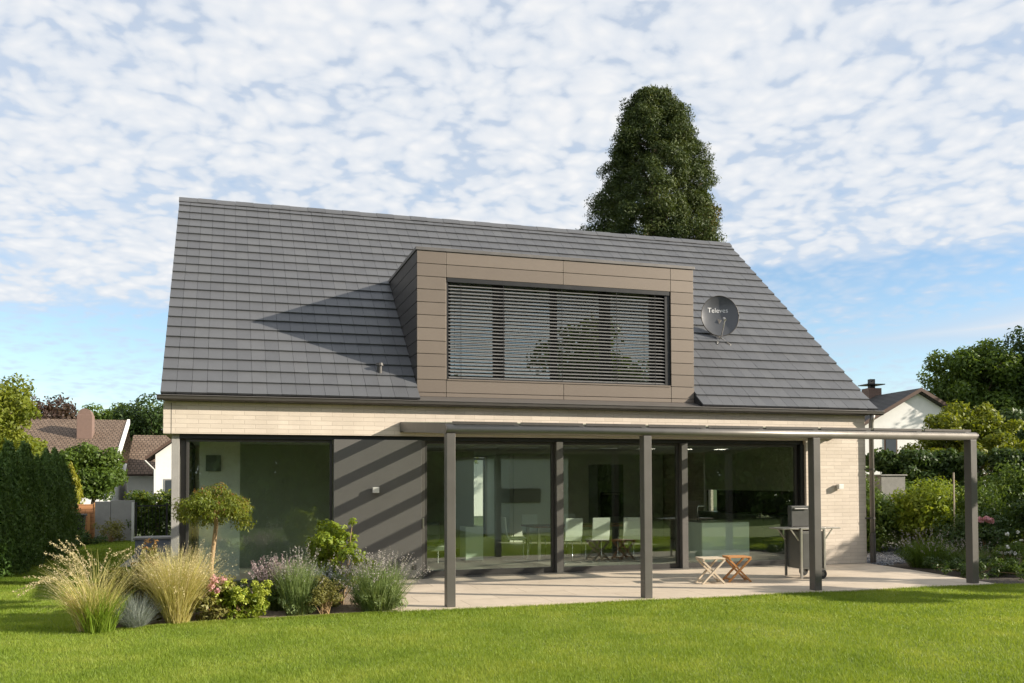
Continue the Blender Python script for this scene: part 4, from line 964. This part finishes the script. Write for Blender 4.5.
# fence, gate, bin
fo_ = thing('wooden_fence', (-3.05, 14.3, -.06), 'short orange board fence panel by the black bin', 'fence')
MB().box(-3.42, -2.80, 14.30, 14.34, .0, 1.05).build('board_panel', M['fence_o'], fo_); MB().box(-2.98, -2.90, 14.24, 14.297, -.05, .78).box(-2.80, -2.72, 14.28, 14.36, -.05, 1.10).build('post', M['wood_o'], fo_)
bi = thing('rubbish_bin', (-3.2, 13.4, -.06), 'black wheeled bin in shadow at the end of the hedge', 'bin')
MB().prism([(-3.42, -.02), (-2.98, -.02), (-2.93, .72), (-3.47, .72)], 'y', 13.1, 13.6).build('body', M['bin'], bi, bevel=.02)
MB().box(-3.5, -2.9, 13.06, 13.66, .722, .79).build('lid', M['bin'], bi, bevel=.02)
for sx in (-3.42, -2.98): MB().tube([(sx - .03, 13.62, .06), (sx + .03, 13.62, .06)], .09, 12).build('wheel', M['rubber'], bi)
gw = thing('garden_wall', (-2.15, 13.7, -.06), 'grey concrete screen wall left of the black gate', 'wall')
MB().box(-2.70, -2.28, 13.65, 13.77, -.05, 1.14).box(-2.27, -1.62, 13.65, 13.77, -.05, 1.17).build('slab', M['conc'], gw, bevel=.006)
gt = thing('garden_gate', (-1.2, 13.2, -.06), 'black metal garden gate with a pale post before climbing greenery', 'gate')
MB().box(-1.66, -1.585, 13.2, 13.28, -.05, 1.12).build('post', M['lamp_w'], gt); MB().box(-1.56, -1.51, 13.2, 13.26, -.05, 1.12).build('post', M['black'], gt); MB().box(-.72, -.66, 13.2, 13.27, -.05, 1.10).build('post', M['black'], gt)
gf = MB().box(-1.50, -.73, 13.215, 13.25, .99, 1.03).box(-1.50, -.73, 13.215, 13.25, .06, .10)
for k in range(7): gf.box(-1.40 + k * .1, -1.388 + k * .1, 13.225, 13.24, .1, .99)
gf.build('leaf', M['black'], gt)
cp = thing('climbing_hedge', (-1.0, 14.0, -.06), 'leafy climbing hedge behind the black gate', 'hedge')
cen = np.stack([rng_(240).uniform(-1.75, .3, 70), rng_(241).uniform(13.75, 14.4, 70), rng_(242).uniform(.05, 1.35, 70)], 1)
V, F = cloud(rng_(243), cen, np.full((70, 3), .26), 9000, .095, .6, .4); npobj('leaves', V, F, M['lf_mid'], cp)
V, F = cloud(rng_(244), cen[cen[:, 2] > .9], np.full(((cen[:, 2] > .9).sum(), 3), .26), 1600, .095, .6, .6); npobj('young_leaves', V, F, M['lf_yel'], cp)
MB().tube([(-1.0, 14.0, -.1), (-1.0, 14.05, 1.1)], [.04, .015], 6).tube([(-.4, 14.1, -.1), (-.3, 14.05, 1.1)], [.04, .015], 6).build('stems', M['bark'], cp)
leafy('dry_shrub', (-2.2, 13.0), 'sparse reddish brown shrub in front of the grey wall', .3, .5, .35, 20, 900, .07, 'lf_olive', 245, .45, rk=(.1, .22), sr=.01)
leafy('dark_shrub', (-2.75, 12.3), 'low dark shrub before the bin and the orange fence', .12, .6, .22, 18, 1500, .07, 'lf_dark', 246, .45, rk=(.1, .2))
bo = thing('stone_planter', (-.55, 6.9, -.06), 'low blue grey stone block beside the left corner of the house', 'planter')
MB().box(-.98, -.15, 6.6, 7.2, -.05, .40).build('block', M['conc_l'], bo, bevel=.01); MB().box(-1.02, -.11, 6.56, 7.24, .402, .45).build('rim', M['conc'], bo, bevel=.006)
struct('path', MB().box(-1.1, -.1, 4.5, 13.2, -.04, -.015), M['conc'])

# ================================================================== behind the house
# giant sequoia
def sequoia(loc, H, R0, seed):
    t = thing('giant_sequoia', loc, 'tall dark conical sequoia rising behind the ridge', 'conifer'); rg = rng_(seed)
    cen = []; rad = []
    for k in range(1150):
        u = rg.random() ** .75; z = 5 + u * (H - 5.3)
        pr = float(np.interp(z / H, [0, .3, .58, .655, .737, .83, .90, .95, .98, 1.0], [1., 1., .97, .92, .79, .64, .50, .34, .20, .05])) * R0
        a = rg.uniform(0, 2 * math.pi); f = 1.02 - abs(rg.normal()) * .20
        r = pr * f * (1 + .11 * math.sin(3 * a + z * .5) + .10 * math.sin(5 * a - z * 1.3) + .06 * math.sin(9 * a + z * 2.1))
        s = rg.uniform(.32, .68) * (.6 + .4 * pr / R0)
        cen.append((loc[0] + r * math.cos(a), loc[1] + r * math.sin(a), z)); rad.append((s, s, s * .8))
    for k in range(40):
        a = rg.uniform(0, 6.28); r = rg.random() * 1.0; cen.append((loc[0] + r * math.cos(a), loc[1] + r * math.sin(a), H - .5 - r * 1.1 + rg.uniform(-.3, .3))); rad.append((.34, .34, .4))
    cen = np.array(cen); rad = np.array(rad)
    V, F = cloud(rg, cen, rad, 290000, .15, .30, .25, .5, .9, (0, 0, .5), .5); npobj('crown', V, F, M['lf_seq'], t)
    sel = rg.choice(len(cen), 34); low = sel[cen[sel][:, 2] < H * .72]
    V, F = cloud(rg, cen[low], rad[low], 2200, .2, .4, .4, .4, .9); npobj('browned_sprays', V, F, M['lf_seq_b'], t)
    mb = MB().tube([(loc[0], loc[1], loc[2] - .1), (loc[0], loc[1], 6), (loc[0], loc[1], H * .7), (loc[0], loc[1], H - .6)], [.9, .55, .26, .05], 12)
    for k in range(130):
        c = Vector(cen[k]); z0 = c.z - .4 - .15 * (Vector((loc[0], loc[1], c.z)) - c).length
        mb.tube([(loc[0], loc[1], z0), Vector((loc[0], loc[1], z0)).lerp(c, .5) - Vector((0, 0, .1)), c], [.07, .05, .02], 5)
    mb.build('trunk', M['bark'], t, smooth=True)
sequoia((20.85, 24.45, -.1), 20.95, 3.28, 301)
# garden seen through the rooms
tree('garden_tree', 'leafy green tree seen through the rear garden door', (8.6, 17, -.1), (8.6, 17, 2.6), (1.6, 1.3, 1.6), 36, (.3, .5), 6000, .12, 'lf_yel', seed=303, trunk=.08)
conifer('thuja', 'dark clipped thuja just outside the rear garden door', (7.55, 13.0, -.06), 2.0, .55, 5000, .085, 'lf_thuja', 304, None, 'conifer', 4.)
h4 = thing('white_house', (13.5, 32, -.1), 'white house with grey roof glimpsed through the rear garden door', 'house')
MB().prism([(9.0, -.1), (19, -.1), (19, 3.0), (14, 5.6), (9.0, 3.0)], 'y', 30, 40).build('wall', M['white'], h4)
MB().prism([(8.6, 2.9), (8.6, 3.1), (14, 5.95), (14, 5.7)], 'y', 29.7, 40.3).prism([(19.4, 2.9), (19.4, 3.1), (14, 5.95), (14, 5.7)], 'y', 29.7, 40.3).build('roof', M['r_dark'], h4)

# ================================================================== right background
# white gabled neighbour: gable faces the garden, ridge runs back to the left
A = Vector((36.5, 24.7, 6.35)); gwv = Vector((.99, -.15, 0)).normalized(); gbk = Vector((.15, .99, 0)).normalized(); UZ = Vector((0, 0, 1))
h5 = thing('gabled_neighbour_house', (36.5, 24.7, -.1), 'white gabled neighbour house with dark tiled roof right of the brick wall', 'house')
def hp(a, b, z): p = A + gwv * a + gbk * b; return (p.x, p.y, z)
HW = 4.6; EZ = 6.35 - HW * .56
mb = MB(); prof = [(-HW, -.1), (HW, -.1), (HW, EZ), (0, 6.35), (-HW, EZ)]
vs = [hp(a, 0, z) for a, z in prof] + [hp(a, 5.6, z) for a, z in prof]
mb.add(vs, [(0, 1, 2, 3, 4), (9, 8, 7, 6, 5)] + [(i, i + 5, (i + 1) % 5 + 5, (i + 1) % 5) for i in range(5)])
mb.build('wall', M['white'], h5)
mb = MB()
for s in (-1, 1):
    e = HW + .45
    q = [(0, 6.38), (s * e, 6.38 - e * .56), (s * e, 6.60 - e * .56), (0, 6.60)]
    vs = [hp(a, -.3, z) for a, z in q] + [hp(a, 6.0, z) for a, z in q]
    mb.add(vs, [(0, 1, 2, 3), (7, 6, 5, 4)] + [(i, i + 4, (i + 1) % 4 + 4, (i + 1) % 4) for i in range(4)])
r5 = mb.build('roof', M['r_dark'], h5)
mb = MB()
for s in (-1, 1):
    e = HW + .45
    q = [(0, 6.42), (s * e, 6.42 - e * .56), (s * e, 6.62 - e * .56), (0, 6.62)]
    vs = [hp(a, -.36, z) for a, z in q] + [hp(a, -.31, z) for a, z in q]
    mb.add(vs, [(0, 1, 2, 3), (7, 6, 5, 4)] + [(i, i + 4, (i + 1) % 4 + 4, (i + 1) % 4) for i in range(4)])
mb.build('verge_board', M['brownwood'], r5)
def hbox(mb, a0, a1, b0, b1, z0, z1):
    vs = [hp(a, b, z) for z in (z0, z1) for b in (b0, b1) for a in (a0, a1)]
    return mb.add(vs, [(0, 2, 3, 1), (4, 5, 7, 6), (0, 1, 5, 4), (2, 6, 7, 3), (0, 4, 6, 2), (1, 3, 7, 5)])
w5 = hbox(MB(), -2.0, -1.25, -.04, -.01, 2.9, 4.0).build('window', M['brownwood'], h5)
hbox(MB(), -1.92, -1.33, -.055, -.045, 2.98, 3.92).build('pane', M['wglass'], w5)
w5 = hbox(MB(), .6, 1.3, -.04, -.01, 2.4, 3.5).build('window', M['brownwood'], h5)
hbox(MB(), .68, 1.22, -.055, -.045, 2.48, 3.42).build('pane', M['wglass'], w5)
ch5 = hbox(MB(), -.40, .40, 4.2, 5.0, 4.6, 7.05).build('chimney', M['chim'], r5)
hbox(MB(), -.55, .55, 4.05, 5.15, 7.24, 7.29).build('chimney_cap', M['black'], r5)
hbox(MB(), -.15, .15, 4.45, 4.75, 7.05, 7.6).build('chimney_pot', M['bin'], r5)
tree('linden_tree', 'big dark broadleaf tree behind the white gabled house', (41.6, 25.9, -.1), (41.6, 25.9, 6.7), (3.2, 3.2, 2.7), 60, (.6, 1.1), 17000, .24, 'lf_mid', seed=310, trunk=.3, fill=.85)
tree('linden_tree', 'tallest dark tree at the right edge of the view', (44.6, 24.2, -.1), (44.6, 24.2, 7.4), (3.7, 3.4, 3.9), 70, (.6, 1.1), 20000, .24, 'lf_dark', seed=311, trunk=.34, fill=.85)
tree('linden_tree', 'dark tree filling the gap above the yellow green maple', (49.5, 27.0, -.1), (49.5, 27.0, 5.6), (3.9, 3.4, 3.2), 50, (.6, 1.), 13000, .24, 'lf_dark', seed=312, trunk=.3, fill=.85)
tree('walnut_tree', 'dark bushy tree right of the yellow green maple at the edge of the view', (28.8, 10.0, -.1), (28.8, 10.0, 2.9), (1.7, 1.6, 1.7), 50, (.3, .6), 14000, .16, 'lf_dark', seed=317, trunk=.12)
tree('maple_tree', 'yellow green maple above the dark clipped hedge on the right', (23.5, 7.4, -.1), (23.5, 7.4, 2.6), (2.4, 1.8, 1.55), 80, (.18, .48), 19000, .13, 'lf_yel', seed=314, trunk=.12)
tree('viburnum_tree', 'dark green bushy tree in front of the white gable below the maple', (23.0, 8.6, -.1), (23.0, 8.6, 1.5), (1.5, 1.4, 1.0), 50, (.28, .5), 13000, .13, 'lf_mid', seed=315, trunk=.1)
def hedge(name, label, x0, y0, x1, y1, wd, z1, n, size, m, seed, cr=.30, dens=9):
    t = thing(name, ((x0 + x1) / 2, (y0 + y1) / 2, -.06), label, 'hedge'); rg = rng_(seed)
    d = Vector((x1 - x0, y1 - y0, 0)); L = d.length; d.normalize(); s = Vector((-d.y, d.x, 0))
    k = int(L * dens); a = rg.random(k) * L; b = rg.uniform(-1, 1, k) * wd / 2; z = np.where(rg.random(k) < .4, z1 - .12 + rg.normal(size=k) * .05, rg.uniform(.1, z1 - .1, k))
    cen = np.array([x0, y0, 0]) + a[:, None] * np.array(d) + b[:, None] * np.array(s); cen[:, 2] = z
    V, F = cloud(rg, cen, np.full((k, 3), cr) * rg.uniform(.6, 1.1, (k, 1)), n, size, .5, .3); npobj('leaves', V, F, M[m], t)
    mb = MB()
    for q in range(int(L / .8)):
        p = Vector((x0, y0, -.1)) + d * (q * .8 + .3); mb.tube([p, p + Vector((.1, 0, z1 * .8))], [.04, .015], 6)
    mb.build('stems', M['bark'], t); return t
hedge('clipped_hedge', 'dark clipped hedge running behind the right border shrubs', 18.3, 5.9, 24.8, 2.4, .9, 2.36, 46000, .13, 'lf_dark', 320, .32, 18)
hedge('clipped_hedge', 'low hedge behind the gravel at the side of the house', 15.2, 5.0, 18.6, 4.6, .7, 1.5, 12000, .12, 'lf_mid', 321)
bx = thing('concrete_bin_box', (17.5, 4.1, -.06), 'pale concrete box showing above the shrubs below the white gable', 'concrete box')
MB().box(17.1, 17.85, 3.9, 4.5, -.05, 1.80).build('box', M['conc_d'], bx, bevel=.01); MB().box(17.06, 17.89, 3.86, 4.54, 1.802, 1.84).build('lid', M['conc_d'], bx, bevel=.01)

# ================================================================== behind and beside the camera (reflected in the panes, shading the lawn)
gh = thing('garden_house', (10.5, -14.3, -.1), 'flat white garden house with one long dark window across the lawn', 'garden house')
MB().box(8.9, 12.1, -16.3, -13.0, -.1, 2.45).build('wall', M['white_d'], gh)
MB().box(8.85, 12.15, -16.35, -12.95, 2.452, 2.52).build('roof', M['metal'], gh)
gwn = MB().box(9.55, 11.1, -12.998, -12.96, .98, 1.45).build('window', M['black'], gh); MB().box(9.6, 11.05, -12.958, -12.95, 1.02, 1.41).build('pane', M['wglass'], gwn)
hedge('clipped_hedge', 'long dark hedge closing the garden opposite the terrace', -16, -20.5, 30, -20.5, 1.8, 4.3, 150000, .42, 'lf_mid', 330, .6, 50)
rgt = random.Random(9)
spots = [(-9, -33, 4.6), (-2.5, -34, 5.2), (4, -35, 4.8), (10, -34, 5.4), (15, -36, 5.0), (26, -33, 5.0), (31, -29, 4.6), (-15, -30, 5)]
for k, (x, y, z) in enumerate(spots):
    tree('garden_tree', ('broad dark garden tree beyond the hedge opposite the terrace'), (x, y, -.1), (x, y, z), (3.4, 3.2, 2.6), 40, (.8, 1.3), 7000, .5, 'lf_dark', seed=340 + k, group='trees opposite the terrace', trunk=.25)
tree('garden_tree', 'tall tree reflected in the dormer window', (20.3, -30, -.1), (20.3, -30, 6.8), (3.6, 3.4, 4.1), 60, (.8, 1.3), 9000, .38, 'lf_mid', seed=350, trunk=.3)
hedge('clipped_hedge', 'tall hedge off to the right that shades the far lawn corner', 17.6, -9.0, 17.3, -5.4, 1.0, 3.5, 24000, .16, 'lf_dark', 331)
tree('garden_tree', 'spreading tree off to the right that shades the border', (24.5, -6.0, -.1), (24.5, -6.0, 3.8), (2.6, 2.4, 1.6), 44, (.5, .9), 12000, .2, 'lf_mid', seed=351, trunk=.2)
